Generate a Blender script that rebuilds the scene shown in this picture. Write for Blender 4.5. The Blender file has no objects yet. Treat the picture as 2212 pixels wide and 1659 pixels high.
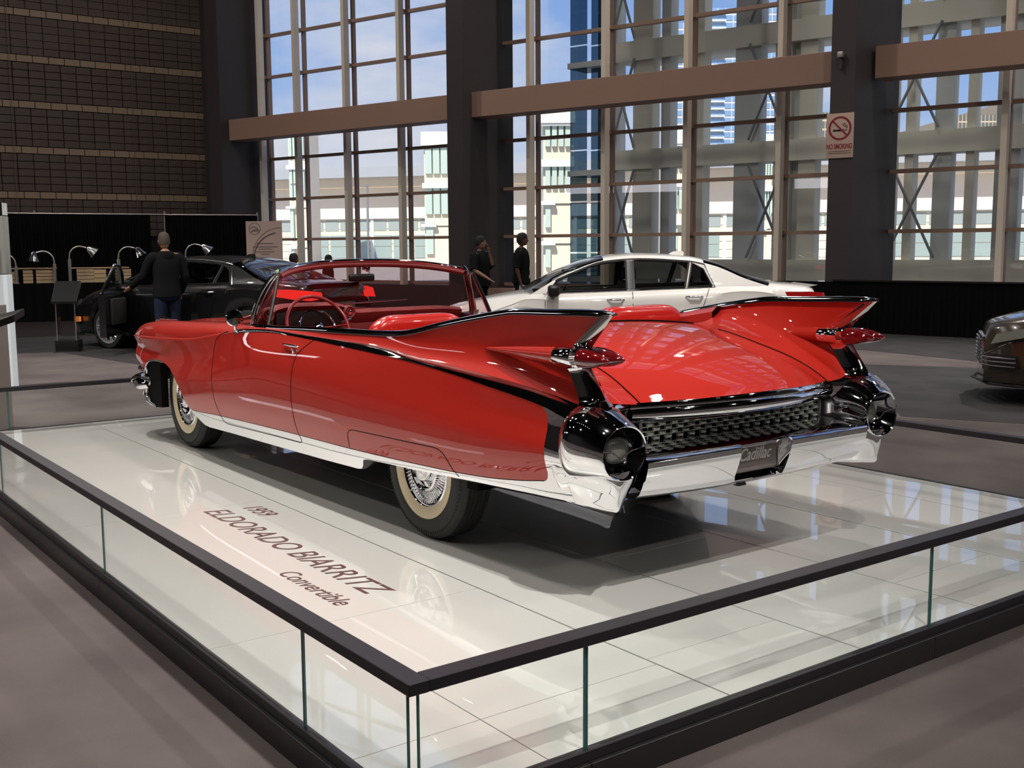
import bpy, bmesh, math, random
import numpy as np
from mathutils import Vector, Matrix, Quaternion
from mathutils.geometry import delaunay_2d_cdt
random.seed(7)
sc = bpy.context.scene
COL = sc.collection
PI = math.pi

# ------------------------------------------------------------------ camera
CAMP = dict(f=2380.97, pitch=0.1235, roll=-0.0061, yaw=-0.6369, loc=(-4.6639, 3.7531, 1.4656))
def setup_camera():
    p, r0, y = CAMP['pitch'], CAMP['roll'], CAMP['yaw']
    d = Vector((math.cos(p)*math.cos(y), math.cos(p)*math.sin(y), -math.sin(p)))
    r = d.cross(Vector((0, 0, 1))).normalized(); u = r.cross(d)
    r2 = math.cos(r0)*r + math.sin(r0)*u; u2 = -math.sin(r0)*r + math.cos(r0)*u
    cam = bpy.data.cameras.new('camera'); o = bpy.data.objects.new('camera', cam); COL.objects.link(o)
    cam.sensor_fit = 'HORIZONTAL'; cam.sensor_width = 36.0; cam.lens = CAMP['f']/2212*36
    cam.clip_start = .05; cam.clip_end = 2000
    m = Matrix((r2, u2, -d)).transposed().to_4x4(); m.translation = Vector(CAMP['loc'])
    o.matrix_world = m; sc.camera = o
setup_camera()

# ------------------------------------------------------------------ view, sky, sun
sc.view_settings.view_transform = 'Standard'; sc.view_settings.look = 'None'
sc.view_settings.gamma = 1.0; sc.view_settings.use_curve_mapping = False
sc.view_settings.exposure = 0.0
def setup_world():
    w = bpy.data.worlds.new('sky'); sc.world = w; w.use_nodes = True
    nt = w.node_tree; nt.nodes.clear(); N = nt.nodes.new; L = nt.links.new
    out = N('ShaderNodeOutputWorld'); bg = N('ShaderNodeBackground'); L(bg.outputs[0], out.inputs[0])
    tc = N('ShaderNodeTexCoord'); sx = N('ShaderNodeSeparateXYZ'); L(tc.outputs['Generated'], sx.inputs[0])
    ramp = N('ShaderNodeValToRGB'); L(sx.outputs['Z'], ramp.inputs[0])
    e = ramp.color_ramp.elements; e[0].position = 0.0; e[0].color = (.62, .72, .88, 1); e[1].position = .6; e[1].color = (.12, .25, .62, 1)
    m_ = e.new(.16); m_.color = (.31, .49, .88, 1)
    mp = N('ShaderNodeMapping'); mp.inputs['Scale'].default_value = (1, 1, 2.6); L(tc.outputs['Generated'], mp.inputs[0])
    n1 = N('ShaderNodeTexNoise'); n1.inputs['Scale'].default_value = 3.2; n1.inputs['Detail'].default_value = 6; n1.inputs['Roughness'].default_value = .55
    L(mp.outputs[0], n1.inputs['Vector'])
    r2 = N('ShaderNodeValToRGB'); L(n1.outputs[0], r2.inputs[0]); r2.color_ramp.elements[0].position = .43; r2.color_ramp.elements[1].position = .66
    mx = N('ShaderNodeMixRGB'); L(r2.outputs[0], mx.inputs[0]); L(ramp.outputs[0], mx.inputs[1]); mx.inputs[2].default_value = (.86, .84, .88, 1)
    L(mx.outputs[0], bg.inputs[0]); bg.inputs[1].default_value = 1.0
    try: w.cycles.sampling_method = 'MANUAL'; w.cycles.sample_map_resolution = 512
    except Exception: pass
setup_world()
sun = bpy.data.lights.new('sun', 'SUN'); sun.energy = 4.6; sun.angle = math.radians(.6); sun.color = (1, .93, .82)
so = bpy.data.objects.new('sun', sun); COL.objects.link(so)
so.rotation_euler = Vector((-.55, .62, .62)).to_track_quat('Z', 'Y').to_euler()

def spot(loc, target, power, size=1.2, blend=.6, rad=.07, color=(1, .955, .89)):
    l = bpy.data.lights.new('spot_lamp', 'SPOT'); l.energy = power; l.spot_size = size; l.spot_blend = blend
    l.shadow_soft_size = rad; l.color = color
    o = bpy.data.objects.new('spot_lamp', l); COL.objects.link(o); o.location = loc
    o.rotation_euler = (Vector(loc)-Vector(target)).to_track_quat('Z', 'Y').to_euler()
    return o
# stage lamps over the display platform
STAGE = [((-4.6, 1.5, 6.2), (.0, 1.2, 0), 1350, .92), ((1.4, 1.5, 6.6), (1.1, .9, 0), 650, 1.15), ((7.2, 1.6, 6.4), (2.0, 1.2, 0), 1350, .92)]
for l_, t_, e_, sz_ in STAGE: spot(l_, t_, e_, sz_, 1.0, .05)
# unseen spots added to brighten the cars, stands and floor around
AREA = [((2.0, -2.5, 8.5), (6.6, -5.2, 0), 1900, .8), ((7.5, .5, 8.5), (11.6, -3.0, 0), 500, .9), ((3, -13, 9), (4.2, -9.4, 0), 3000, 1.0), ((20, -1, 9), (21, -2, 0), 500, 1.3), ((-2, -4, 8.5), (1.0, -7.5, 0), 600, 1.0),
        ((9, 4.5, 8.5), (9.2, 1.2, 0), 3000, 1.1), ((13, -7, 9), (12, -7, 0), 700, 1.2)]
for l_, t_, e_, sz_ in AREA: spot(l_, t_, e_, sz_, .8, .12)
# unseen lamps added under the ceiling to raise the hall's general light
BAYS_L = [(x, y) for x in (-20, -10, 0, 10, 20) for y in (-14, -5, 5, 15) if not (x < -9 and y > 10 or x > 15 and y < -10)]
for x, y in BAYS_L: spot((x, y, 13.2), (x, y, 0), 950, 2.7, .5, .22, (1, .93, .86))

# ------------------------------------------------------------------ materials
def mat(name, color, rough=.5, metal=0., coat=0., spec=.5, ior=1.45, bump=None, noise=None, emit=None, coat_rough=.02, trans=0.):
    m = bpy.data.materials.new(name); m.use_nodes = True
    nt = m.node_tree; b = nt.nodes['Principled BSDF']; N = nt.nodes.new; L = nt.links.new
    b.inputs['Base Color'].default_value = (*color, 1); b.inputs['Roughness'].default_value = rough
    b.inputs['Metallic'].default_value = metal; b.inputs['Coat Weight'].default_value = coat; b.inputs['Coat Roughness'].default_value = coat_rough
    b.inputs['Specular IOR Level'].default_value = spec; b.inputs['IOR'].default_value = ior
    if trans: b.inputs['Transmission Weight'].default_value = trans
    if emit: b.inputs['Emission Color'].default_value = (*emit[0], 1); b.inputs['Emission Strength'].default_value = emit[1]
    if noise:   # (scale, other colour, low, high)
        t = N('ShaderNodeTexCoord'); n = N('ShaderNodeTexNoise'); n.inputs['Scale'].default_value = noise[0]; n.inputs['Detail'].default_value = 5
        r = N('ShaderNodeValToRGB'); r.color_ramp.elements[0].position = noise[2]; r.color_ramp.elements[1].position = noise[3]
        r.color_ramp.elements[0].color = (*color, 1); r.color_ramp.elements[1].color = (*noise[1], 1)
        L(t.outputs['Object'], n.inputs['Vector']); L(n.outputs[0], r.inputs[0]); L(r.outputs[0], b.inputs['Base Color'])
    if bump:
        t = N('ShaderNodeTexCoord'); n = N('ShaderNodeTexNoise'); n.inputs['Scale'].default_value = bump[0]; n.inputs['Detail'].default_value = 3
        bp = N('ShaderNodeBump'); bp.inputs['Strength'].default_value = bump[1]; bp.inputs['Distance'].default_value = .01
        L(t.outputs['Object'], n.inputs['Vector']); L(n.outputs[0], bp.inputs['Height']); L(bp.outputs[0], b.inputs['Normal'])
    return m
def glassmat(name, tint=(1, 1, 1), refl=1.0, base=.03):
    m = bpy.data.materials.new(name); m.use_nodes = True
    nt = m.node_tree; nt.nodes.clear(); N = nt.nodes.new; L = nt.links.new
    o = N('ShaderNodeOutputMaterial'); mx = N('ShaderNodeMixShader'); tr = N('ShaderNodeBsdfTransparent'); g = N('ShaderNodeBsdfGlossy')
    tr.inputs[0].default_value = (*tint, 1); g.inputs['Roughness'].default_value = .0; g.inputs[0].default_value = (refl, refl, refl, 1)
    lw = N('ShaderNodeLayerWeight'); lw.inputs[0].default_value = .5
    pw = N('ShaderNodeMath'); pw.operation = 'POWER'; pw.inputs[1].default_value = 5; L(lw.outputs['Facing'], pw.inputs[0])
    ma = N('ShaderNodeMath'); ma.operation = 'MULTIPLY_ADD'; ma.inputs[1].default_value = 1-base; ma.inputs[2].default_value = base; L(pw.outputs[0], ma.inputs[0])
    L(ma.outputs[0], mx.inputs[0]); L(tr.outputs[0], mx.inputs[1]); L(g.outputs[0], mx.inputs[2]); L(mx.outputs[0], o.inputs[0])
    return m
M = {}
def set_in(m, k, v): m.node_tree.nodes['Principled BSDF'].inputs[k].default_value = v
M['red'] = mat('red_paint', (.44, .014, .006), .65, coat=1.0, spec=.15)
M['red_in'] = mat('red_leather', (.40, .02, .015), .38, coat=.3, bump=(180, .15))
M['red_gloss'] = mat('red_glossy_vinyl', (.50, .015, .01), .25, coat=.8)
M['dash'] = mat('dark_red_dash', (.20, .02, .02), .5, bump=(300, .2))
M['chrome'] = mat('chrome', (.80, .80, .82), .035, 1.0)
M['chrome_soft'] = mat('brushed_chrome', (.62, .62, .63), .18, 1.0)
M['dark_chrome'] = mat('dark_chrome', (.25, .25, .26), .15, 1.0)
M['rubber'] = mat('tyre_rubber', (.030, .031, .028), .62, spec=.35)
M['whitewall'] = mat('whitewall_rubber', (.74, .62, .42), .5)
M['black'] = mat('black_plastic', (.006, .006, .006), .4)
M['black_matte'] = mat('matte_black', (.004, .004, .004), .9, spec=.1)
M['lens_red'] = mat('red_lamp_lens', (.13, .003, .005), .06, coat=1, spec=.8)
M['lens_clear'] = mat('clear_lamp_lens', (.16, .165, .14), .08, coat=1, spec=.8)
M['car_glass'] = glassmat('car_glass', (.72, .60, .60), 1.0)
M['clear_glass'] = glassmat('clear_glass', (.97, .985, .98))
M['glass_edge'] = mat('green_glass_edge', (.05, .16, .15), .1)
M['win_glass'] = glassmat('window_glass', (.93, .95, .96))

# ------------------------------------------------------------------ mesh helpers
def tag(o, label=None, cat=None, group=None, kind=None):
    if label: o['label'] = label
    if cat: o['category'] = cat
    if group: o['group'] = group
    if kind: o['kind'] = kind
    return o
def empty(name, loc=(0, 0, 0), rz=0, label=None, cat=None, group=None):
    o = bpy.data.objects.new(name, None); COL.objects.link(o); o.location = loc; o.rotation_euler = (0, 0, rz)
    o.empty_display_size = .1
    return tag(o, label, cat, group)
def link(name, me, m, parent=None):
    o = bpy.data.objects.new(name, me); COL.objects.link(o)
    if m is not None and not me.materials: me.materials.append(m)
    if parent is not None: o.parent = parent
    return o
class MB:
    """collects shapes, builds one mesh object"""
    def __init__(s): s.v = []; s.f = []
    def add(s, vs, fs):
        k = len(s.v); s.v += [tuple(v) for v in vs]; s.f += [tuple(i+k for i in f) for f in fs]; return s
    def box(s, c, d, rz=0, ry=0):
        x, y, z = (q/2 for q in d); R = Matrix.Rotation(rz, 3, 'Z') @ Matrix.Rotation(ry, 3, 'Y')
        vs = [Vector(c) + R @ Vector((a*x, b*y, e*z)) for a, b, e in ((-1,-1,-1),(1,-1,-1),(1,1,-1),(-1,1,-1),(-1,-1,1),(1,-1,1),(1,1,1),(-1,1,1))]
        return s.add(vs, [(0,3,2,1),(4,5,6,7),(0,1,5,4),(1,2,6,5),(2,3,7,6),(3,0,4,7)])
    def boxb(s, a, b): return s.box([(p+q)/2 for p, q in zip(a, b)], [abs(q-p) for p, q in zip(a, b)])
    def grid(s, rows, closed=False, cap=False):
        n = len(rows[0]); vs = [p for r in rows for p in r]; fs = []
        for i in range(len(rows)-1):
            for j in range(n if closed else n-1):
                a = i*n+j; b = i*n+(j+1) % n; fs.append((a, b, b+n, a+n))
        if cap: fs.append(tuple(range(n))[::-1]); fs.append(tuple(range((len(rows)-1)*n, len(rows)*n)))
        return s.add(vs, fs)
    def tube(s, pts, r, n=8, cap=True, flat=1.0, up=None):
        pts = [Vector(p) for p in pts]; rs = r if isinstance(r, (list, tuple)) else [r]*len(pts); rows = []; N0 = None
        for i, p in enumerate(pts):
            t = (pts[min(i+1, len(pts)-1)]-pts[max(i-1, 0)]).normalized()
            if N0 is None: N0 = Vector(up) if up else (Vector((0, 0, 1)) if abs(t.z) < .9 else Vector((1, 0, 0)))
            N0 = (N0 - t*N0.dot(t)).normalized() if not up else (Vector(up)-t*Vector(up).dot(t)).normalized(); B = t.cross(N0)
            rows.append([p + rs[i]*(math.cos(2*PI*k/n)*N0*flat + math.sin(2*PI*k/n)*B) for k in range(n)])
        return s.grid(rows, True, cap)
    def lathe(s, prof, c=(0, 0, 0), axis='y', n=48, a0=0, a1=2*PI):
        rows = []; full = abs(a1-a0-2*PI) < 1e-6
        for r, h in prof:
            row = []
            for k in range(n if full else n+1):
                a = a0+(a1-a0)*k/n; ca, sa = r*math.cos(a), r*math.sin(a)
                p = {'y': (ca, h, sa), 'z': (ca, sa, h), 'x': (h, ca, sa)}[axis]
                row.append((c[0]+p[0], c[1]+p[1], c[2]+p[2]))
            rows.append(row)
        return s.grid(rows, full)
    def prism(s, poly, a, b, axis='z'):
        n = len(poly)
        def P(p, h): return {'z': (p[0], p[1], h), 'y': (p[0], h, p[1]), 'x': (h, p[0], p[1])}[axis]
        vs = [P(p, a) for p in poly]+[P(p, b) for p in poly]
        return s.add(vs, [tuple(range(n))[::-1], tuple(range(n, 2*n))]+[(i, (i+1) % n, (i+1) % n+n, i+n) for i in range(n)])
    def mesh(s, name, smooth=40, recalc=True, bevel=0, seg=2, merge=0):
        me = bpy.data.meshes.new(name); me.from_pydata(s.v, [], s.f); bm = bmesh.new(); bm.from_mesh(me)
        if merge: bmesh.ops.remove_doubles(bm, verts=bm.verts, dist=merge)
        if recalc: bmesh.ops.recalc_face_normals(bm, faces=bm.faces)
        if bevel:
            es = [e for e in bm.edges if len(e.link_faces) == 2 and e.calc_face_angle(0) > .5]
            bmesh.ops.bevel(bm, geom=es, offset=bevel, segments=seg, affect='EDGES', profile=.6)
        if smooth:
            lim = math.radians(smooth)
            for f in bm.faces: f.smooth = True
            for e in bm.edges: e.smooth = not (len(e.link_faces) == 2 and e.calc_face_angle(0) > lim)
        bm.to_mesh(me); bm.free(); return me
    def build(s, name, m, parent=None, **k): return link(name, s.mesh(name, **k), m, parent)
def bez(p0, p1, p2, n=10): return [Vector(p0)*(1-t)**2+2*t*(1-t)*Vector(p1)+t*t*Vector(p2) for t in [i/n for i in range(n+1)]]
def lerp(a, b, t): return a+(b-a)*t
def cubic(xs, ys):
    """natural cubic spline through (xs, ys), numpy vectorised, linear outside"""
    xs = np.array(xs, float); ys = np.array(ys, float)
    if xs[0] > xs[-1]: xs, ys = xs[::-1], ys[::-1]
    n = len(xs); h = np.diff(xs); d = np.diff(ys)/h; m = np.zeros(n)
    # monotone-ish tangents (Fritsch-Carlson limited Catmull)
    for i in range(1, n-1):
        w1, w2 = 2*h[i]+h[i-1], h[i]+2*h[i-1]
        m[i] = 0 if d[i-1]*d[i] <= 0 else (w1+w2)/(w1/d[i-1]+w2/d[i])
    m[0], m[-1] = d[0], d[-1]
    def f(x):
        x = np.asarray(x, float); i = np.clip(np.searchsorted(xs, x)-1, 0, n-2); t = (x-xs[i])/h[i]; tt = np.clip(t, 0, 1)
        y = (2*tt**3-3*tt**2+1)*ys[i]+(tt**3-2*tt**2+tt)*h[i]*m[i]+(-2*tt**3+3*tt**2)*ys[i+1]+(tt**3-tt**2)*h[i]*m[i+1]
        return y+np.where(t < 0, (x-xs[0])*m[0], 0)+np.where(t > 1, (x-xs[-1])*m[-1], 0)
    return f
def smooth_poly(pts, sub=4, closed=False):
    P = [Vector(p).to_3d() if len(p) == 2 else Vector(p) for p in pts]; n = len(P); out = []
    rng = range(n if closed else n-1)
    for i in rng:
        g = lambda k: P[k % n] if closed else P[max(0, min(n-1, k))]
        p0, p1, p2, p3 = g(i-1), g(i), g(i+1), g(i+2)
        for k in range(sub):
            t = k/sub; out.append(.5*((2*p1)+(-p0+p2)*t+(2*p0-5*p1+4*p2-p3)*t*t+(-p0+3*p1-3*p2+p3)*t**3))
    if not closed: out.append(P[-1])
    return out
def inside(pt, poly):
    x, y = pt; c = False; n = len(poly)
    for i in range(n):
        x1, y1 = poly[i][:2]; x2, y2 = poly[i-1][:2]
        if (y1 > y) != (y2 > y) and x < (x2-x1)*(y-y1)/(y2-y1)+x1: c = not c
    return c
def panel_regions(outline, regions, step, fmap, fnorm, holes=()):
    """triangulates the outline with exact region borders; returns {region or None: mesh data}"""
    vs = []; es = []; seen = {}
    def addp(p):
        k = (round(p[0], 4), round(p[1], 4))
        if k not in seen: seen[k] = len(vs); vs.append(Vector(k))
        return seen[k]
    def loop(pl, closed=True):
        m_ = []
        n = len(pl)
        for i in range(n if closed else n-1):
            a, b = Vector(pl[i][:2]), Vector(pl[(i+1) % n][:2]); k = max(1, int((b-a).length/step))
            for j in range(k): m_.append(addp(a.lerp(b, j/k)))
        if not closed: m_.append(addp(pl[-1]))
        for i in range(len(m_) if closed else len(m_)-1):
            if m_[i] != m_[(i+1) % len(m_)]: es.append((m_[i], m_[(i+1) % len(m_)]))
    loop(outline)
    for h in holes: loop(h)
    for nme, r in regions: loop(r)
    xs = [p[0] for p in outline]; zs = [p[1] for p in outline]
    nx = int((max(xs)-min(xs))/step); nz = int((max(zs)-min(zs))/step)
    for i in range(nx+1):
        for j in range(nz+1):
            p = (min(xs)+i*step+(.5*step if j % 2 else 0), min(zs)+j*step)
            if inside(p, outline) and not any(inside(p, h) for h in holes): addp(p)
    V, E, F = delaunay_2d_cdt(vs, es, [], 0, 1e-5)[:3]
    buckets = {}
    for f in F:
        c = sum((V[i] for i in f), Vector((0, 0)))/len(f)
        if not inside(c, outline) or any(inside(c, h) for h in holes): continue
        key = None
        for nme, r in regions:
            if inside(c, r): key = nme; break
        buckets.setdefault(key, []).append(tuple(f))
    A = np.array([tuple(v) for v in V]); P = fmap(A[:, 0], A[:, 1]); Nn = fnorm(A[:, 0], A[:, 1])
    return buckets, P, Nn
def region_obj(name, faces, P, Nn, m, parent, mirror=False):
    used = sorted({i for f in faces for i in f}); mp = {u: k for k, u in enumerate(used)}
    s = np.array([1, -1, 1]) if mirror else np.array([1, 1, 1])
    me = bpy.data.meshes.new(name)
    fs = [tuple(mp[i] for i in (f[::-1] if mirror else f)) for f in faces]
    me.from_pydata([tuple(P[u]*s) for u in used], [], fs); me.update()
    # orient faces along the analytic normal
    f0 = me.polygons[0]; nn = Nn[used[fs[0][0]]]*s
    if np.dot(np.array(f0.normal), nn) < 0:
        me = bpy.data.meshes.new(name); me.from_pydata([tuple(P[u]*s) for u in used], [], [f[::-1] for f in fs]); me.update()
    for p in me.polygons: p.use_smooth = True
    me.normals_split_custom_set_from_vertices([tuple(Nn[u]*s) for u in used])
    return link(name, me, m, parent)
def text_obj(txt, size, loc, rot, m, parent=None, shear=0., ext=.0008, align='LEFT', name='lettering', sx=1., off=0., space=1.):
    c = bpy.data.curves.new(name, 'FONT'); c.body = txt; c.size = size; c.shear = shear; c.extrude = ext; c.align_x = align; c.offset = off
    c.space_character = space
    o = bpy.data.objects.new(name, c); COL.objects.link(o); o.location = loc; o.rotation_euler = rot; o.scale = (sx, 1, 1)
    c.materials.append(m)
    bpy.context.view_layer.update()
    me = bpy.data.meshes.new_from_object(o.evaluated_get(bpy.context.evaluated_depsgraph_get())); me.name = name
    mw = (Vector(loc), rot, (sx, 1, 1)); bpy.data.objects.remove(o); bpy.data.curves.remove(c)
    if not me.materials: me.materials.append(m)
    o = link(name, me, m, parent); o.location, o.rotation_euler, o.scale = mw
    return o

# ------------------------------------------------------------------ hall shell
FZ = -.12                                   # hall floor; the display platform top is z = 0
M['carpet'] = mat('grey_carpet', (.100, .083, .083), .95, spec=.1, noise=(1.3, (.145, .122, .118), .35, .65), bump=(260, .5))
M['carpet_dark'] = mat('dark_carpet', (.035, .034, .036), .9, spec=.15, noise=(2, (.05, .048, .05), .35, .65))
M['floor_black'] = mat('black_floor', (.012, .008, .008), .6, spec=.3)
M['wall_dark'] = mat('dark_wall', (.03, .027, .027), .8)
M['ceil'] = mat('dark_ceiling', (.02, .02, .021), .9)
M['block'] = mat('brown_block', (.085, .060, .048), .75, noise=(3, (.068, .052, .046), .3, .7), bump=(60, .3))
M['block_tan'] = mat('tan_block', (.25, .18, .125), .75, bump=(60, .3))
M['mortar'] = mat('dark_joint', (.012, .009, .008), .9)
M['pier'] = mat('charcoal_pier', (.050, .040, .041), .6)
M['beam'] = mat('brown_beam', (.36, .22, .165), .6)
M['mullion'] = mat('beige_mullion', (.82, .72, .60), .5)
M['transom'] = mat('brown_transom', (.34, .22, .165), .5)
WA = math.radians(16.57); WW = Vector((math.cos(WA), math.sin(WA), 0)); WN = Vector((-math.sin(WA), math.cos(WA), 0))
P0 = Vector((17.917, -12.315, 0))
def wp(s, off, z): return P0+WW*s+WN*off+Vector((0, 0, z))
def wbox(mb, s0, s1, o0, o1, z0, z1):
    c = wp((s0+s1)/2, (o0+o1)/2, (z0+z1)/2); return mb.box(c, (abs(s1-s0), abs(o1-o0), z1-z0), WA)
CEIL = 24.0
HALL = [(-30, 24), (28.2, 24), (28.2, -9.6), tuple(wp(0, -.55, 0))[:2], (-30, -26.95)]
tag(MB().prism(HALL, FZ-.2, FZ).build('floor', M['carpet'], smooth=0), kind='structure')
tag(MB().prism(HALL, CEIL, CEIL+.3).build('ceiling', M['ceil'], smooth=0), kind='structure')
tag(MB().boxb((-30.3, -27, FZ), (-30, 24.3, CEIL)).build('wall_back', M['wall_dark'], smooth=0), kind='structure')
tag(MB().boxb((-30, 24, FZ), (28.5, 24.3, CEIL)).build('wall_side', M['wall_dark'], smooth=0), kind='structure')
# carpet areas (slightly raised pile)
def floor_patch(name, pts, m, h=.004):
    return tag(MB().prism(pts, FZ-.001, FZ+h).build(name, m, smooth=0), kind='structure')
floor_patch('trim_1', [(13.4, -.75), (9.4, -1.3), (5.6, -10.5), (2.9, -10.15), (0, -11), (3, -14), (9, -13.1), (14, -9), (17.2, -1.5), (17.0, 6), (15.5, 6)], M['carpet_dark'])
floor_patch('trim_2', [(16.7, -1.5), (17.2, 6), (29, 6), (29, -9), (22, -12), (8.5, -12.9), (12, -9)], M['floor_black'], .005)
floor_patch('trim_3', [(1.35, -5.2), (4.4, -8.7), (1.0, -10.8), (-3, -12.6), (-3, -8), (.2, -5.75)], M['carpet_dark'], .003)

# block wall: courses of blocks 0.41 x 0.2 m, every sixth course tan
CN = Vector((27.66, -9.42, 0))
wl = MB().boxb((CN.x+.05, -9.9, FZ), (CN.x+.5, 24, CEIL)).build('wall_left', M['mortar'], smooth=0); tag(wl, kind='structure')
bme = MB().box((0, 0, 0), (.07, .396, .188)).mesh('block', smooth=0, bevel=.006, seg=1); bme.materials.append(M['block'])
tme = MB().box((0, 0, 0), (.085, .396, .176)).mesh('tan_block', smooth=0, bevel=.006, seg=1); tme.materials.append(M['block_tan'])
rest = MB(); cnt = 0; cells = []
for r in range(0, 104):
    z = 2.95+(r-6*2)*.2015-.0
    tan = (r % 6) == 0
    for c in range(24):
        off = .0 if not tan else .0
        y = CN.y+.08+.2+c*.4135+off-(.12 if tan else 0)
        cells.append((abs(z-4.8)+.35*abs(y-CN.y-2.5), tan, y, z, c))
cells.sort(key=lambda t: t[0])
nd = nt_ = 0
for d_, tan, y, z, c in cells:
    if z < 1.9: continue
    vis = z < 9.0 and c < 16
    if tan and vis and nt_ < 300:
        o = bpy.data.objects.new('tan_block', tme); COL.objects.link(o); o.parent = wl; o.location = (CN.x, y, z); nt_ += 1
    elif (not tan) and vis and nd < 300:
        o = bpy.data.objects.new('block', bme); COL.objects.link(o); o.parent = wl; o.location = (CN.x+.004*math.sin(y*9+z*7), y, z); nd += 1
    elif not tan: rest.box((CN.x, y, z), (.07, .396, .188))
    else: pass
ro = rest.build('blocks', M['block'], wl, smooth=0); tag(ro, kind='stuff')
M['cable'] = mat('grey_cable', (.12, .09, .075), .6)
for yy in (CN.y+1.1+1.62, CN.y+5.95):
    tag(MB().tube([(CN.x-.12, yy, 2.6), (CN.x-.12, yy-.05, CEIL)], .008, 6).build('wall_cable', M['cable']),
        'thin cable hanging down the block wall '+('nearer the charcoal pier' if yy < CN.y+4 else 'farther from the pier, above the lit white pillar'), 'cable')

# window wall: mullions, transoms, panes; piers and brown beams
TZ = [.57, 1.735, 2.885, 4.04, 5.19, 6.35, 7.5, 8.65, 9.8, 10.95, 12.1, 13.25, 14.4, 15.55, 16.7, 17.85, 19.0, 20.15, 21.3]
BAYS = [(.15, 8.58, [8.31, 6.81, 4.86, 2.87]), (-9.43, -.28, [-1.29, -3.39, -5.48, -7.62]), (-18.5, -9.9, [-11.96, -14.07, -16.2, -18.2]),
        (-27.6, -18.95, [-21.0, -23.1, -25.2, -27.3])]
pane_cache = {}
for bi, (a, b, ms) in enumerate(BAYS):
    wnd = MB(); wbox(wnd, a-.5, b+.5, -.55, .15, FZ, .5)
    fr = wnd.build('window_%d' % (bi+1), M['pier'], smooth=0); tag(fr, kind='structure')
    for s in ms:
        m_ = MB(); wbox(m_, s-.055, s+.055, -.02, .17, .5, 22.0); m_.build('mullion', M['mullion'], fr, smooth=0)
        m_ = MB(); wbox(m_, s-.035, s+.035, -.31, -.19, .5, 22.0); m_.build('mullion_cap', M['transom'], fr, smooth=0)
    for z in TZ:
        z = 1.4656+(z-1.4656)*1.009
        m_ = MB(); wbox(m_, a-.4, b+.4, -.27, -.13, z-.045, z+.03)
        for s in ms: wbox(m_, s-.05, s+.05, -.13, .0, z-.045, z+.03)
        m_.build('transom', M['transom'], fr, smooth=0)
    ed = sorted([a-.3]+[m for m in ms if a < m < b]+[b+.3])
    for s0, s1 in zip(ed[:-1], ed[1:]):
        for z0, z1 in zip(TZ[:-1], TZ[1:]):
            m_ = MB(); wbox(m_, s0, s1, -.22, -.208, 1.4656+(z0-1.4656)*1.009, 1.4656+(z1-1.4656)*1.009); m_.build('pane', M['win_glass'], fr, smooth=0)
top = MB(); wbox(top, -45, 11, -.55, .2, 21.6, CEIL); tag(top.build('wall_front', M['wall_dark'], smooth=0), kind='structure')
far = MB(); wbox(far, -51, -28.5, -.4, .2, FZ, CEIL); tag(far.build('wall_right', M['wall_dark'], smooth=0), kind='structure')
for i, (s0, s1, d, tb) in enumerate(((8.58, 9.1, 1.38, 4.77), (-.28, .17, 1.42, 4.9), (-9.78, -9.36, 1.9, 4.9), (-19.0, -18.5, 1.9, 4.9), (-28.1, -27.6, 1.9, 4.9))):
    m_ = MB(); wbox(m_, s0-.03, s1, -.55, d, FZ, CEIL)
    if i == 0: wbox(m_, 8.58, 10.4, -.1, .6, FZ, CEIL)
    tag(m_.build('pillar', M['pier'], smooth=0), kind='structure')
for i, (s0, s1) in enumerate(((.1, 8.62), (-9.45, -.25), (-18.5, -9.88))):
    m_ = MB(); wbox(m_, s0, s1, .5, 1.08, 4.52, 5.1)
    tag(m_.build('trim_%d' % (i+11), M['beam'], smooth=0, bevel=.01), kind='structure')
# low sill wall with a brown ledge under the glazing, seen between the men
m_ = MB(); wbox(m_, -9.4, -.3, .15, .55, FZ, .47); tag(m_.build('baseboard_window', M['beam'], smooth=0), kind='structure')

# ------------------------------------------------------------------ outside
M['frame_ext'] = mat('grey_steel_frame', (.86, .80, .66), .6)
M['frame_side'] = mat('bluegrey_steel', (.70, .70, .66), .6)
M['rod'] = mat('grey_rod', (.3, .31, .31), .5)
M['pave'] = mat('pale_paving', (.55, .52, .48), .9)
M['cream'] = mat('cream_facade', (.88, .77, .62), .8)
M['pale'] = mat('pale_facade', (.72, .70, .70), .8)
M['roof_grey'] = mat('grey_roof', (.42, .44, .48), .7)
M['tower_glass'] = mat('green_tower_glass', (.58, .70, .64), .2, spec=.6)
M['hall_glass'] = mat('hall_glass', (.38, .46, .44), .15, spec=.6)
M['white_fin'] = mat('white_fin', (.85, .86, .84), .6)
M['blue_glass'] = mat('blue_glass_facade', (.22, .36, .58), .15, spec=.7)
M['teal_glass'] = mat('teal_glass', (.40, .45, .44), .15, spec=.6)
M['beige_tower'] = mat('beige_tower', (.62, .52, .38), .85)
M['dark_win'] = mat('dark_window', (.16, .16, .15), .2)
M['smoky'] = glassmat('smoky_glass', (.30, .38, .43))
gr = MB(); wbox(gr, -260, 320, -420, -.36, FZ-.6, FZ-.3); tag(gr.build('ground', M['pave'], smooth=0), kind='structure')

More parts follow.
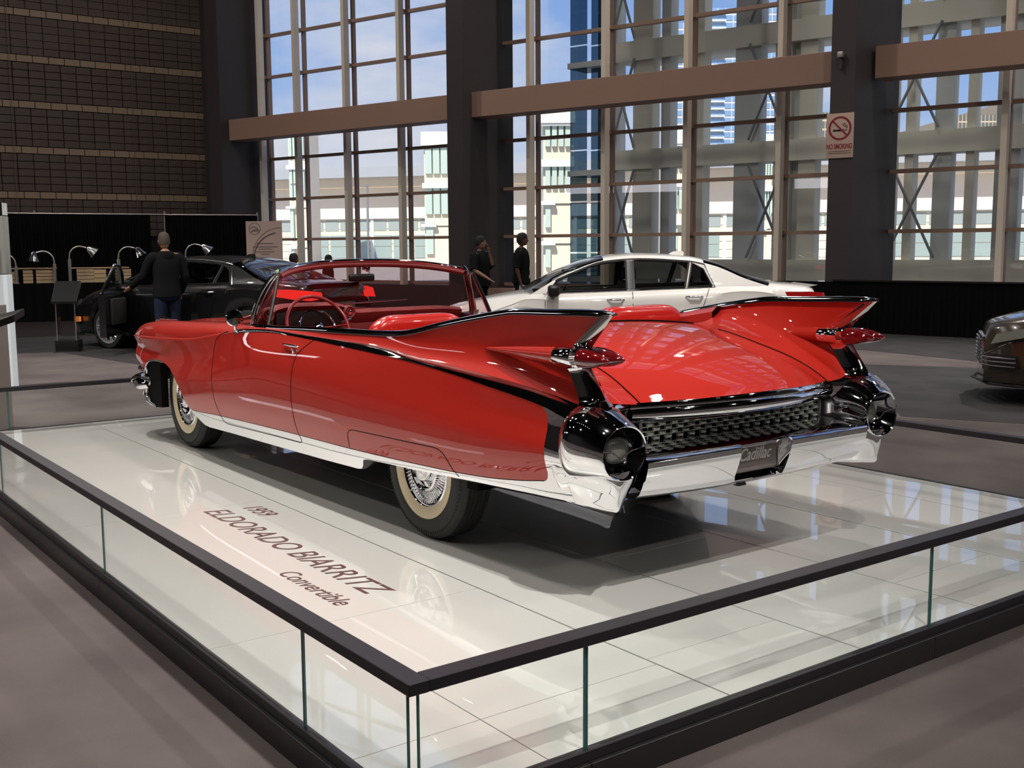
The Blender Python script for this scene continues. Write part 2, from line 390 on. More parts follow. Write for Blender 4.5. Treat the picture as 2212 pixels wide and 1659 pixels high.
# grey steel loggia frame standing outside the middle and right bays
fr = empty('steel_frame', wp(-6, -4, FZ), 0, 'grey steel portal frame with cross bracing outside the middle and right windows', 'frame')
def local_wbox(parent, name, m, s0, s1, o0, o1, z0, z1, **k):
    m_ = MB(); wbox(m_, s0, s1, o0, o1, z0, z1); m_.v = [tuple(Vector(v)-parent.location) for v in m_.v]
    return m_.build(name, m, parent, smooth=0, **k)
posts = [(-.98, -1.24), (-1.73, -2.31), (-2.58, -2.84), (-3.26, -3.8), (-4.66, -5.33), (-5.71, -6.77), (-7.13, -8.63), (-8.89, -9.08), (-9.53, -9.91), (-10.22, -10.4), (-10.83, -11.34),
         (-11.75, -11.95), (-12.6, -13.1), (-13.5, -13.75), (-14.4, -15.0), (-15.5, -15.8), (-16.5, -17.2), (-18.0, -18.6), (-19.4, -20.0), (-21, -21.6), (-22.6, -23.2)]
for i, (a, b) in enumerate(posts):
    w_ = abs(a-b)
    if w_ > .9:
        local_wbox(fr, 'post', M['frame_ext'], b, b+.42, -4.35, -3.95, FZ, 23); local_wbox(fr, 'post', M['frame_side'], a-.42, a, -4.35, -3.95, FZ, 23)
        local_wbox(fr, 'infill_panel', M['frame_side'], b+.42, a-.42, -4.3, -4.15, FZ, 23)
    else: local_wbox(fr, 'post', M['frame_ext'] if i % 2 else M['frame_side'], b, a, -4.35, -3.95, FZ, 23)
for k, z in enumerate((.62, 3.5, 6.3, 9.2, 12.1, 15., 18., 21.)):
    local_wbox(fr, 'spandrel', M['frame_ext'], -24, -.9, -4.5, -3.85, z, z+.5)
    local_wbox(fr, 'floor_slab', M['frame_ext'], -24, -.9, -5.6, -4.5, z+.1, z+.4)
    if z < 16:
        for (sa, sb) in ((-1.85, -1.15), (-6.1, -5.1), (-9.65, -8.55), (-12.9, -11.7)):
            for (u, v) in ((sa, sb), (sb, sa)):
                m_ = MB().tube([wp(u, -3.8, z+.55)-fr.location, wp(v, -3.8, z+2.85)-fr.location], .035, 6); m_.build('brace_rod', M['rod'], fr)
# smoky glazed lift shaft
sh = empty('glass_lift_shaft', wp(-.2, -4.6, FZ), 0, 'tall smoky glass lift shaft outside the middle window', 'lift shaft')
for (a, b, o, mm) in ((.30, -.22, -4.0, M['smoky']), (-.22, -.75, -4.25, M['smoky'])):
    for k in range(15):
        local_wbox(sh, 'glass_panel', mm, b, a, o-.05, o, FZ+1.4*k+.04, FZ+1.4*(k+1))
for k in range(7): local_wbox(sh, 'floor_ring', M['frame_side'], -.8, .36, -4.9, -3.95, 3.4+2.9*k-2.9, 3.55+2.9*k-2.9)
local_wbox(sh, 'corner_post', M['frame_side'], -.78, -.66, -4.4, -4.2, FZ, 23); local_wbox(sh, 'back_panel', M['frame_side'], -.75, .1, -5.2, -5.1, FZ, 23)

# building directions: place far buildings by bearing (degrees left of the hall axis) and distance
def bearing(px, dist, z=0):
    y, p = CAMP['yaw'], 0
    a = y-math.atan((px-1106)/CAMP['f']); k = dist/math.cos(a-y)
    return Vector((CAMP['loc'][0]+k*math.cos(a), CAMP['loc'][1]+k*math.sin(a), z))
def heights(y, dist): return CAMP['loc'][2]+(534-y)/CAMP['f']*dist
def tower(px0, px1, ytop, dist, label, kind, depth=10, rows=14, cols=4, turn=0.):
    A, B = bearing(px0, dist), bearing(px1, dist*(1+turn)); top = heights(ytop, dist); d = (B-A); L_ = d.length; d.normalize()
    n = Vector((d.y, -d.x, 0)); n = n if n.dot(A-Vector(CAMP['loc'])) > 0 else -n
    root = empty('tower_block' if kind != 'stair' else 'stair_tower', A, math.atan2(d.y, d.x), label, 'building'); s = 1 if (n.x*-d.y+n.y*d.x) > 0 else -1
    def bx(name, m, x0, x1, y0, y1, z0, z1): return MB().boxb((x0, y0*s, z0), (x1, y1*s, z1)).build(name, m, root, smooth=0)
    g = -.6
    if kind == 'stair':
        bx('core', M['cream'], .0, L_, .6, depth, g, top-(top)*.0-1.2); k = 0; fh = 3.4*dist/95
        z = top-.8
        bx('roof_band', M['white_fin'], -.2, L_+.2, -.3, depth+.3, top-1.2, top)
        while z > g+1:
            up = z > top*.52
            x1 = L_ if up else L_*.30
            n_ = 4 if up else 1
            for c in range(n_): bx('window', M['tower_glass'], .12+c*(x1-.1)/n_, (c+1)*(x1-.1)/n_, .15, .6, z-fh+.75, z-.1)
            bx('ledge', M['white_fin'], -.15, x1+.15, -.15, .6, z-.55, z-.1) if up else bx('ledge', M['white_fin'], -.3, x1+.2, -.2, .55, z-.4, z-.15)
            if not up: bx('joint_line', M['dark_win'], x1, L_, .56, .62, z-.4, z-.28)
            z -= fh
        bx('side_glass', M['tower_glass'], -.02, .05, .8, depth*.5, top*.5, top-1.3)
    else:
        fm, wm = {'blue': (M['pale'], M['blue_glass']), 'beige': (M['beige_tower'], M['dark_win']), 'white': (M['white_fin'], M['teal_glass'])}[kind]
        bx('core', fm, 0, L_, .5, depth, g, top); fh = (top-g)/rows
        for r in range(rows):
            for c in range(cols):
                gx = .12 if kind != 'beige' else .28
                w_ = L_/cols
                bx('window', wm, (c+gx/2)*w_, (c+1-gx/2)*w_, .3, .55, g+r*fh+fh*.28, g+(r+1)*fh-.0)
            if kind == 'blue': bx('balcony', M['white_fin'], -.8, L_*.22, -1.0, .5, g+r*fh+fh*.1, g+r*fh+fh*.28)
    return root
tower(921, 990, 291, 100, 'cream stair tower with green glass top left of the dark middle pier', 'stair', 12)
tower(632, 668, 255, 118, 'cream and green glass stair tower seen between the far left window mullions', 'stair', 9)
tower(1176, 1236, 235, 72, 'pale stair tower with green glass strips right of the standing man', 'stair', 8)
tower(1446, 1512, 283, 80, 'sunlit stair tower with green panes seen through the steel frame', 'stair', 8)
tower(1640, 1665, 300, 95, 'narrow stair tower behind the cross-braced bay', 'stair', 6)
tower(1525, 1672, 40, 300, 'blue glass high-rise with white balconies', 'blue', 40, 34, 9)
tower(1440, 1500, 70, 340, 'slim pale high-rise beside the blue glass one', 'blue', 40, 32, 4)
tower(1175, 1240, 232, 230, 'white high-rise with louvred windows behind the stair tower', 'white', 40, 14, 4)
tower(1752, 1800, 255, 260, 'beige tower with a grid of windows left of the right pier', 'beige', 40, 16, 7)
tower(2055, 2160, 262, 280, 'broad beige tower block with small windows far right', 'beige', 50, 18, 13)
tower(2186, 2290, 225, 300, 'beige tower block cut by the right picture edge', 'beige', 50, 20, 13)

# long convention hall across the plaza
def hall_building():
    A, B = bearing(520, 150), bearing(2400, 118); d = (B-A).normalized(); L_ = (B-A).length
    root = empty('convention_hall', A, math.atan2(d.y, d.x), 'long low hall with pale panels, glazed strips and flat overhanging roof across the plaza', 'building')
    s = 1
    if Vector((-d.y, d.x, 0)).dot(A-Vector(CAMP['loc'])) < 0: s = -1
    def bx(name, m, x0, x1, y0, y1, z0, z1): return MB().boxb((x0, y0*s, z0), (x1, y1*s, z1)).build(name, m, root, smooth=0)
    bx('lower_wall', M['cream'], 0, L_, 0, 40, -.6, 5.4)
    bx('upper_wall', M['pale'], 0, L_, 6, 40, 5.4, 10.6)
    bx('roof_slab', M['roof_grey'], -3, L_+3, 1, 44, 10.6, 11.9); bx('soffit_band', M['cream'], -2, L_, 3.5, 6.5, 9.5, 10.6)
    bx('terrace_parapet', M['pale'], 0, L_, -.6, .2, 5.2, 6.4)
    n_ = int(L_/9)
    for i in range(n_):
        x = 2+i*9
        for z0, z1 in ((.2, 1.6), (1.7, 3.1)):
            if i % 4 == 1 or i % 4 == 2: 
                for k in range(3): bx('window', M['hall_glass'], x+k*2.9, x+k*2.9+2.6, -.12, .05, z0, z1)
        for k in range(4): bx('strip_window', M['teal_glass'], x+k*2.2, x+k*2.2+1.9, -.1, .05, 3.7, 5.0)
        bx('mullion_post', M['white_fin'], x-.2, x+.2, -.25, .1, -.6, 5.2)
    for k in range(5): bx('panel_joint', M['roof_grey'], 0, L_, -.06, .03, k*.95+.1, k*.95+.16)
hall_building()
# arched white roof at the far right
def arch_roof():
    A, B = bearing(1985, 190), bearing(2420, 150); d = (B-A).normalized(); L_ = (B-A).length
    root = empty('arched_roof_building', A, math.atan2(d.y, d.x), 'low building with a curved white roof seen right of the dark pier', 'building')
    mb = MB(); rows = []
    for i in range(25):
        t = i/24; rows.append([(t*L_, y, z) for y, z in ((0, -.6), (0, 8+7*math.sin(PI*min(1, t*1.25))), (30, 9+7*math.sin(PI*min(1, t*1.25))), (30, -.6))])
    mb.grid(rows).build('roof_shell', M['white_fin'], root)
    MB().boxb((-2, -6, -.6), (L_, 0, 6)).build('wall', M['cream'], root, smooth=0)
    MB().boxb((-4, -7, 6), (L_, 1, 7.2)).build('parapet', M['pale'], root, smooth=0)
arch_roof()
for i, (px, dd) in enumerate(((652, 60), (800, 62), (1400, 40))):
    p = bearing(px, dd, -.6)
    t = empty('lamp_post', p, 0, ['thin lamp post on the plaza beyond the leftmost pane', 'thin lamp post on the plaza left of the middle pier', 'thin lamp post behind the white car roof'][i], 'lamp post')
    MB().tube([(0, 0, 0), (0, 0, 5.5)], .06, 6).build('pole', M['rod'], t); MB().box((.3, 0, 5.5), (.7, .2, .08)).build('lamp_head', M['rod'], t)

# ------------------------------------------------------------------ display platform
M['plat'] = mat('white_platform_glass', (.70, .70, .67), .3, coat=1.0, spec=.5, coat_rough=.004); set_in(M['plat'], 'Coat IOR', 1.85)
M['plinth'] = mat('charcoal_plinth', (.022, .020, .022), .35)
M['rail'] = mat('charcoal_rail', (.022, .019, .024), .4, spec=.35)
M['joint'] = mat('platform_joint', (.10, .14, .14), .5)
X0, X1, Y0, Y1 = -2.30, 4.96, -2.35, 2.33
pf = empty('display_platform', ((X0+X1)/2, (Y0+Y1)/2, FZ), 0, 'white glass-topped display platform with charcoal base', 'platform')
pl_ = pf.location.copy()
def loc_v(mb, parent): mb.v = [tuple(Vector(v)-parent.location) for v in mb.v]; return mb
loc_v(MB().boxb((X0+.01, Y0+.01, FZ+.002), (X1-.01, Y1-.01, -.012)), pf).build('base', M['joint'], pf, smooth=0)
rows_y = [(1.122, 2.33, [3.46, 1.306, -.85]), (.425, 1.118, [2.41, .255, -1.90]), (-.355, .421, [3.46, 1.306, -.86]), (-1.115, -.359, [2.41, .255, -1.90]), (-1.865, -1.119, [3.46, 1.306, -.83]), (-2.35, -1.869, [2.41, .255, -1.9])]
G = .0022
def tile(x0, x1, y0, y1):
    loc_v(MB().boxb((x0+G, y0+G, -.012), (x1-G, y1-G, 0)), pf).build('floor_tile', M['plat'], pf, smooth=0)
for y0, y1, xs in rows_y:
    e = [X1]+xs+[X0]
    for a, b in zip(e[:-1], e[1:]):
        if y0 == 1.122 and b == X0:
            tile(-1.955, a, y0, 1.88); tile(X0, -1.955, y0, 1.88); tile(-1.955, a, 1.88, y1); tile(X0, -1.955, 1.88, y1)
        else: tile(b, a, y0, y1)
# plinth boards, glass channel, glass panels, rail
gx = [X0, -1.681, .368, 2.418, 4.468+.4]; gy = [Y1, 1.756, .02, -1.72, Y0]
gx = [-2.30, -1.681, .368, 2.418, X1]
def seg(name, m, a, b, sx): return loc_v(MB().boxb(a, b), pf).build(name, m, pf, smooth=0, bevel=.002, seg=1)
PX = gx[:1]+gx[1:]
for a, b in zip([-2.345, .368], [.368, X1+.045]):
    seg('plinth_board', M['plinth'], (a+.001, Y1+.012, FZ+.001), (b-.001, Y1+.045, -.03), 0); seg('plinth_board', M['plinth'], (a+.001, Y0-.045, FZ+.001), (b-.001, Y0-.012, -.03), 0)
for a, b in ((Y0-.012, .02), (.02, 1.756), (1.756, Y1+.012)):
    seg('plinth_board', M['plinth'], (X0-.045, a+.001, FZ+.001), (X0-.012, b-.001, -.03), 0); seg('plinth_board', M['plinth'], (X1+.012, a+.001, FZ+.001), (X1+.045, b-.001, -.03), 0)
for nm, (a, b) in (('glass_channel', ((X0-.03, Y1, -.03), (X1+.03, Y1+.03, .004))), ('glass_channel', ((X0-.03, Y0-.03, -.03), (X1+.03, Y0, .004))),
                   ('glass_channel', ((X0-.03, Y0, -.03), (X0, Y1, .004))), ('glass_channel', ((X1, Y0, -.03), (X1+.03, Y1, .004)))):
    seg(nm, M['rail'], a, b, 0)
RH = .345
def gpanel(a, b): loc_v(MB().boxb(a, b), pf).build('glass_panel', M['clear_glass'], pf, smooth=0)
def gedge(x, y): loc_v(MB().box((x, y, RH/2), (.006, .006, RH)), pf).build('glass_edge', M['glass_edge'], pf, smooth=0)
for a, b in zip(gx[:-1], gx[1:]):
    for y in (Y1+.012, Y0-.018):
        gpanel((a+.006, y, .004), (b-.006, y+.006, RH)); gedge(b-.004, y+.003); gedge(a+.004, y+.003)
for a, b in zip(gy[1:], gy[:-1]):
    for x in (X0-.018, X1+.012):
        gpanel((x, a+.006, .004), (x+.006, b-.006, RH)); gedge(x+.003, a+.004); gedge(x+.003, b-.004)
for a, b in (((X0-.035, Y1-.03, RH-.022), (X1+.035, Y1+.034, RH+.012)), ((X0-.035, Y0-.034, RH-.022), (X1+.035, Y0+.03, RH+.012)),
             ((X0-.035, Y0+.03, RH-.022), (X0+.03, Y1-.03, RH+.012)), ((X1-.03, Y0+.03, RH-.022), (X1+.035, Y1-.03, RH+.012))):
    seg('top_rail', M['rail'], a, b, 0)
M['ink'] = mat('brown_ink', (.075, .022, .022), .5)
for txt, sz, x, y, sxx, sp in (('1959', .150, 1.215, 1.335, .90, 1.0), ('ELDORADO BIARRITZ', .185, 1.258, 1.548, 1.03, 1.0), ('Convertible', .125, -.105, 1.722, .97, 1.0)):
    t = text_obj(txt, sz, Vector((x, y, .0006))-pl_, (0, 0, PI), M['ink'], pf, shear=.32, ext=.0004, name='platform_lettering', sx=sxx, off=.0006, space=sp)

# ------------------------------------------------------------------ the red convertible (x forward, y to its left side, wheels on z = 0)
car = empty('convertible_car', (0, 0, 0), 0, 'glossy red 1950s convertible with tall chrome-edged tail fins parked on the white platform', 'car')
c_low = cubic([-1.45, -1.3, -.5, .5, 1.6, 2.8, 3.6, 4.4], [.41, .40, .34, .28, .25, .22, .30, .46])            # under-edge used by the shape function
c_rl = cubic([-1.45, -1.14, -.907, -.646, -.392, .514, 1.174, 2.407, 2.97, 3.6, 4.4], [.52, .497, .464, .438, .424, .396, .386, .353, .331, .40, .52])
c_blz = cubic([-1.4, -1.19, -1.126, -1.0, -.783, -.392, .057, .811, 1.03, 1.56, 2.0, 2.4, 2.93, 3.5, 3.98, 4.36], [.74, .784, .802, .823, .849, .889, .919, .945, .953, .959, .935, .885, .825, .795, .775, .765])
c_bly = cubic([-1.4, -1.13, -.6, 0, 1.0, 1.6, 2.0, 2.5, 3.5, 4.0, 4.36], [.93, .951, .965, .965, .955, .945, .962, .985, .98, .955, .90])
c_btz = cubic([-1.4, -1.28, -1.056, -.796, -.406, .05, .203, .521, 1.098, 1.587, 2.0, 2.4, 2.93, 3.5, 3.98, 4.36], [.80, .82, .856, .881, .908, .936, .95, .962, .968, .972, .958, .905, .843, .815, .795, .78])
c_bty = cubic([-1.4, -1.056, -.5, 0, .5, 1.1, 1.6, 2.0, 2.5, 3.5, 4.0, 4.36], [.875, .896, .905, .901, .91, .92, .925, .945, .968, .965, .94, .89])
c_bz = cubic([-1.42, -1.33, -1.0, -.751, -.636, -.441, -.128, .075, .191, .335, .58, 1.12, 1.67, 2.05, 2.33, 3.22, 3.7, 3.96, 4.27, 4.36], [1.199, 1.199, 1.19, 1.182, 1.168, 1.139, 1.085, 1.046, 1.031, 1.023, 1.016, 1.003, .981, .975, .972, .941, .922, .905, .868, .835])
c_by = cubic([-1.42, -1.0, -.6, 0, .5, 1, 2, 2.4, 3, 3.7, 4.0, 4.27, 4.36], [.855, .852, .850, .866, .883, .9, .9, .862, .845, .84, .83, .82, .80])
c_w = cubic([-1.45, -1.14, -.6, 0, 1, 2.5, 3.5, 4.0, 4.36], [.960, .975, .995, 1.005, 1.015, 1.010, .985, .953, .905])
def flank_y(x, z):
    x = np.asarray(x, float); z = np.asarray(z, float)
    lo, rl, bl = c_low(x), c_rl(x), c_blz(x); w = c_w(x)
    zk = [lo, rl, rl+.40*(bl-rl), rl+.80*(bl-rl), bl]; yk = [w-.085, w-.034, w, w-.022-.0*x, c_bly(x)]
    # parabola-like Hermite through keys, evaluated per point
    out = np.zeros_like(x); m = []
    d = [(yk[i+1]-yk[i])/(zk[i+1]-zk[i]) for i in range(4)]
    m = [d[0]]+[(d[i-1]*(zk[i+1]-zk[i])+d[i]*(zk[i]-zk[i-1]))/(zk[i+1]-zk[i-1]) for i in range(1, 4)]+[d[3]]
    for i in range(4):
        h = zk[i+1]-zk[i]; t = (z-zk[i])/h
        sel = (t >= 0 if i > 0 else True) & (t <= 1 if i < 3 else True)
        v = (2*t**3-3*t**2+1)*yk[i]+(t**3-2*t**2+t)*h*m[i]+(-2*t**3+3*t**2)*yk[i+1]+(t**3-t**2)*h*m[i+1]
        out = np.where(sel, v, out)
    return out
def fmap(x, z): return np.stack([x, flank_y(x, z), z], 1)
def fnorm(x, z):
    e = .004; gx = (flank_y(x+e, z)-flank_y(x-e, z))/(2*e); gz = (flank_y(x, z+e)-flank_y(x, z-e))/(2*e)
    n = np.stack([-gx, np.ones_like(gx), -gz], 1); return n/np.linalg.norm(n, axis=1)[:, None]
XR = -1.235
low_edge = [(XR, .418), (-1.1, .414), (-.972, .412), (-.616, .402), (-.39, .392), (-.182, .380), (.05, .371), (.238, .364), (.40, .357), (.455, .345), (.485, .31), (.52, .285), (.56, .277), (1.0, .266), (1.647, .253), (2.3, .242), (2.72, .229), (2.80, .236),
            (2.87, .27), (2.97, .331), (3.058, .429), (3.12, .492), (3.19, .545), (3.295, .595), (3.39, .618), (3.50, .630), (3.62, .630), (3.74, .622), (3.82, .607), (3.875, .578), (3.905, .545), (3.918, .505)]
nose = [(4.02, .515), (4.13, .546), (4.22, .575), (4.285, .61), (4.325, .655), (4.33, .70), (4.325, .73), (4.345, .757)]
topc = [(float(x), float(c_blz(x))) for x in np.linspace(4.345, XR, 90)]
outline = low_edge+nose+topc[:]
red_low = [(x, float(c_rl(x))) for x in np.linspace(-1.10, 2.93, 60)]
red_reg = [(-1.128, .53)]+[(-1.118, .508)]+red_low+[(2.985, .345), (3.05, .2), (5, .2), (5, 1.3), (-.95, 1.3), (-1.035, .838-.0), (-1.085, .812), (-1.115, .785), (-1.128, .755)]
red_reg[-4] = (-1.0, float(c_blz(-1.0))+.02)
door = [(.945, 1.2), (.945, .99), (1.0, .951), (1.10, .90), (1.16, .855), (1.182, .80), (1.192, .70), (1.195, .588), (1.185, .45), (1.176, .40), (1.165, .365), (1.172, .343), (1.20, .336)] + \
       [(1.5, .330), (2.0, .316), (2.30, .308), (2.345, .318), (2.375, .36), (2.412, .455), (2.432, .60), (2.436, .72), (2.425, .80), (2.393, .862), (2.32, .905), (2.213, .931), (2.1, .97), (2.1, 1.2)]
skirt = [(.553, .2), (.553, .404), (.548, .45), (.538, .485), (.515, .503), (.48, .509), (.2, .516), (.0, .520), (-.30, .527), (-.345, .524), (-.378, .510), (-.405, .483), (-.43, .44), (-.46, .405), (-.475, .2)]
def region_flank(mirror):
    regs = [('door', door), ('skirt', skirt)]
    # first split by colour: red region / chrome region, and door/skirt cut through both
    B, P, Nn = panel_regions(outline, [('door_x', door), ('skirt_x', skirt), ('red', red_reg)], .032, fmap, fnorm)
    V2 = P[:, [0, 2]]
    out = {}
    for k, fs in B.items():
        for f in fs:
            c = V2[list(f)].mean(0); red = inside(c, red_reg)
            part = 'door' if inside(c, door) else 'wheel_skirt' if inside(c, skirt) else 'fender'
            if part == 'fender' and not red: part = 'bumper_end' if c[0] < -.95 else 'rocker_trim'
            elif not red: part += '_trim'
            out.setdefault(part, []).append(f)
    for part, fs in out.items():
        m = M['chrome'] if 'trim' in part or part == 'bumper_end' else M['red']
        region_obj(part, fs, P, Nn, m, car, mirror)
region_flank(False); region_flank(True)
S = (1, -1)
def onflank(x, z, off=.0): return (x, float(flank_y(x, z))+off, z)
def my(p, s): return (p[0], p[1]*s, p[2])
M['gap'] = mat('panel_gap_black', (.004, .002, .002), .9, spec=.1)
def dense(pl, st=.03):
    o = []
    for a, b in zip(pl[:-1], pl[1:]):
        k = max(1, int(math.hypot(b[0]-a[0], b[1]-a[1])/st)); o += [(lerp(a[0], b[0], j/k), lerp(a[1], b[1], j/k)) for j in range(k)]
    return o+[pl[-1]]
for s in S:
    g = MB()
    g.tube([my(onflank(x, z, -.0008), s) for x, z in dense(door[2:-2])], .0028, 6)
    g.tube([my(onflank(x, z, -.0008), s) for x, z in dense(skirt[1:-1])], .0028, 6)
    g.build('panel_seam', M['gap'], car)
    # thin dark line where the red paint meets the bright sill
    g = MB(); g.tube([my(onflank(x, float(c_rl(x)), -.0005), s) for x in np.linspace(-1.09, 2.93, 80)], .0022, 6)
    g.build('sill_line', M['gap'], car)
    # rolled-under inner edges so the body has depth
    g = MB(); e = [onflank(x, z) for x, z in dense(low_edge, .05)]
    g.grid([[my(p, s) for p in e], [my((p[0], p[1]-.02, p[2]-.006), s) for p in e], [my((p[0], p[1]-.12, p[2]+.03 if p[0] < 2.8 else p[2]), s) for p in e]])
    g.build('inner_lip', M['chrome'] , car)

# upper body: bright side moulding, fin / door top, then the loft to the other side
NV = 17
def xend(v):           # v: 0 at moulding bottom .. 1 at fin top ; the tail outline in side view
    return float(np.interp(v, [0, .12, .2, .35, .5, .62, .72, .86, 1.0], [-1.30, -1.325, -1.335, -1.30, -1.245, -1.215, -1.235, -1.305, -1.385]))
def outer_pt(x, v):
    """v 0..0.14 moulding, .14..1 painted side up to fin top"""
    zb, yb, zt, yt = float(c_bz(x)), float(c_by(x)), float(c_btz(x)), float(c_bty(x)); zl, yl = float(c_blz(x)), float(c_bly(x))
    if v <= .14:
        t = v/.14; bul = math.sin(PI*t)*.006
        return (x, lerp(yl, yt, t)+bul-(.008*math.sin(PI*t)**.5 if x < 1 else 0), lerp(zl, zt, t)+.004*math.sin(PI*t))
    t = (v-.14)/.86; h = zb-zt
    if x > 2.0:
        k = min(1, (x-2.0)/.5); a = t*PI/2
        yr = lerp(yt, yb, 1-math.cos(a)); zr = lerp(zt, zb, math.sin(a)); return (x, lerp(lerp(yt, yb, t), yr, k), lerp(lerp(zt, zb, t), zr, k))
    conc = min(1, h/.30)**1.5*.05
    y = lerp(yt, yb, t) - conc*math.sin(PI*min(1, t**.62))
    return (x, y, zt+h*t)
xs_up = list(np.linspace(4.345, -.95, 110))
vs_up = [0, .035, .07, .105, .14]+[.14+.86*k/12 for k in range(1, 13)]
def tail_x(t, v): return -.95+t*(xend(v)+.95)
def outer_rows(v):
    r = [outer_pt(x, v) for x in xs_up]; r += [outer_pt(tail_x(k/12, v), v) for k in range(1, 13)]; return r
for s in S:
    g = MB().grid([[my(p, s) for p in outer_rows(v)] for v in vs_up if v >= .14]); 
    fu = g.build('fin' , M['red'], car, smooth=50)
    # bright moulding only from the screen pillar back
    xs_m = [x for x in xs_up if x < 2.12]
    def mrow(v): return [outer_pt(x, v) for x in xs_m]+[outer_pt(tail_x(k/12, v), v) for k in range(1, 13)]
    g = MB().grid([[my((p[0], p[1]+.002, p[2]), s) for p in mrow(v)] for v in (0, .02, .035, .07, .105, .12, .14)]); g.build('side_moulding', M['chrome'], car, smooth=60)
    xs_m = [x for x in xs_up if x > 2.04]
    g = MB().grid([[my(outer_pt(x, v), s) for x in xs_m] for v in (0, .035, .07, .105, .14)]); g.build('fender_crease', M['red'], car, smooth=60)
    # top edge moulding: a flattened bright bead from pillar to fin tip
    pts = [outer_pt(x, 1) for x in np.linspace(1.98, -1.36, 90)]+[(-1.425, .855, 1.2005)]
    sec = [(.013, -.013), (.0135, -.004), (.008, .010), (-.002, .016), (-.014, .013), (-.024, -.002), (-.024, -.012)]
    MB().grid([[my((p[0], p[1]-.004+u*(.5 if i == len(pts)-1 else 1), p[2]+w_*(.4 if i == len(pts)-1 else 1)), s) for u, w_ in sec] for i, p in enumerate(pts)], True, True).build('belt_moulding', M['chrome'], car, smooth=50)

# deck, inner fin faces (one grid across half the car, mirrored)
c_dz = cubic([-1.46, -1.40, -1.33, -1.2, -.98, -.72, -.55, -.2], [.812, .842, .872, .915, .965, 1.018, 1.038, 1.056])       # deck height at y = .62
c_cz = cubic([-1.47, -1.44, -1.40, -1.33, -1.22, -1.05, -.85, -.55, -.2], [.826, .842, .868, .905, .953, 1.003, 1.042, 1.076, 1.090])   # deck height on the centre line
XF = -.42                                       # front edge of the deck behind the rear seat
def rear_x(y):                                  # plan outline of the deck's rear edge
    return -1.302-.158*(1-(y/.66)**2) if y < .66 else lerp(-1.302, -1.335, (y-.66)/.14)
def deck_z(t, y):
    """t 0 front .. 1 rear edge"""
    x = XF+t*(rear_x(y)-XF); xc = XF+t*(-1.462-XF); xs_ = XF+t*(-1.46-XF)
    k = min(1, y/.62); return x, lerp(float(c_cz(xc)), float(c_dz(xs_)), k**1.8)
us = [k/14 for k in range(15)]
def fin_in_pt(t, u):
    """u 0 at fin top .. 1 at the deck edge (y = .62)"""
    v = 1-u
    xe = float(np.interp(u, [0, .1, .22, .32, .45, .6, .75, 1.0], [-1.385, -1.31, -1.235, -1.215, -1.25, -1.29, -1.32, -1.335])) if u < 1 else rear_x(.62)
    xe = lerp(xe, rear_x(.62)-.0, max(0, (u-.75)/.25))
    x = XF+t*(xe-XF); zb, yb = float(c_bz(x)), float(c_by(x)); dx, dz = deck_z(t, .62)
    # a face that falls steeply from the fin top, hollows, then sweeps out on to the deck
    a = u**.85; y = lerp(yb-.012, .62, (1-math.cos(a*PI/2))**.95); z = lerp(zb, dz, math.sin(min(1, a*1.0)*PI/2)**1.0)
    k = max(0, (t-.55)/.45)**1.2; w_ = max(0, (u-.45)/.55); z1 = lerp(zb, dz+.018, min(1, u/.6)**.9) if u < .6 else lerp(dz+.018, dz, (u-.6)/.4); y = lerp(y, lerp(yb-.014, .62, w_**1.25), k); z = lerp(z, z1, k)
    return (x, y, z)
ts = list(np.linspace(0, .8, 26))+list(np.linspace(.82, 1, 14))
for s in S:
    MB().grid([[my(fin_in_pt(t, u), s) for t in ts] for u in us]).build('inner_fin', M['red'], car, smooth=60)
def deck_pt(t, y): x, z = deck_z(t, abs(y)); return (x, y, z)
full = [[deck_pt(t, y) for t in ts] for y in np.linspace(-.62, .62, 41)]
MB().grid(full).build('boot_lid', M['red'], car, smooth=60)
for s in S:   # boot lid shut line
    pts = [deck_pt(t, lerp(.55, .615, min(1, t*1.1))) for t in np.linspace(.25, 1, 30)]
    MB().tube([my((p[0], p[1], p[2]+.001), s) for p in pts], .003, 6).build('panel_seam', M['gap'], car)
# inner side faces beside the rear seat, from deck front to the doors
def rim(x, s): p = outer_pt(x, 1); return (p[0], (p[1]-.012)*s, p[2])
for s in S:
    g = MB(); xsn = np.linspace(XF+.0, 2.05, 40)
    g.grid([[rim(x, s) for x in xsn], [(x, (float(c_by(x))-.05)*s, float(c_bz(x))-.004) for x in xsn], [(x, (float(c_by(x))-.085)*s, float(c_bz(x))-.03) for x in xsn],
            [(x, (float(c_by(x))-.10)*s, .75) for x in xsn], [(x, (float(c_by(x))-.10)*s, .40) for x in xsn]])
    g.build('door_lining', M['red_in'], car, smooth=50)
# hood / bonnet and cowl between the fenders
def hood_pt(x, t):
    zb, yb = float(c_bz(x)), float(c_by(x)); y = yb*(1-t); cz = .035-.02*(x-2)/2
    return (x, y, zb-.018*math.sin(PI*min(1, t*2.5))*(t < .4)+cz*(t**1.3))
hr = [[hood_pt(x, t) for x in np.linspace(4.345, 2.25, 50)] for t in [k/14 for k in range(15)]]
MB().grid(hr+[[my(p, -1) for p in r] for r in hr[:-1]][::-1]).build('bonnet', M['red'], car, smooth=60)
for s in S:
    MB().tube([my((p[0], p[1], p[2]+.001), s) for p in [hood_pt(x, .10) for x in np.linspace(4.3, 2.45, 40)]], .004, 6).build('panel_seam', M['gap'], car)
    # chrome fender ornament near the nose
    g = MB(); z0 = float(c_bz(3.9))
    g.tube([my((4.12, .80, .885), s), my((4.06, .80, .905), s), my((3.95, .80, .925), s), my((3.8, .80, .925), s), my((3.62, .80, .931), s)], [.004, .016, .02, .012, .003], 10); g.build('fender_ornament', M['chrome'], car)
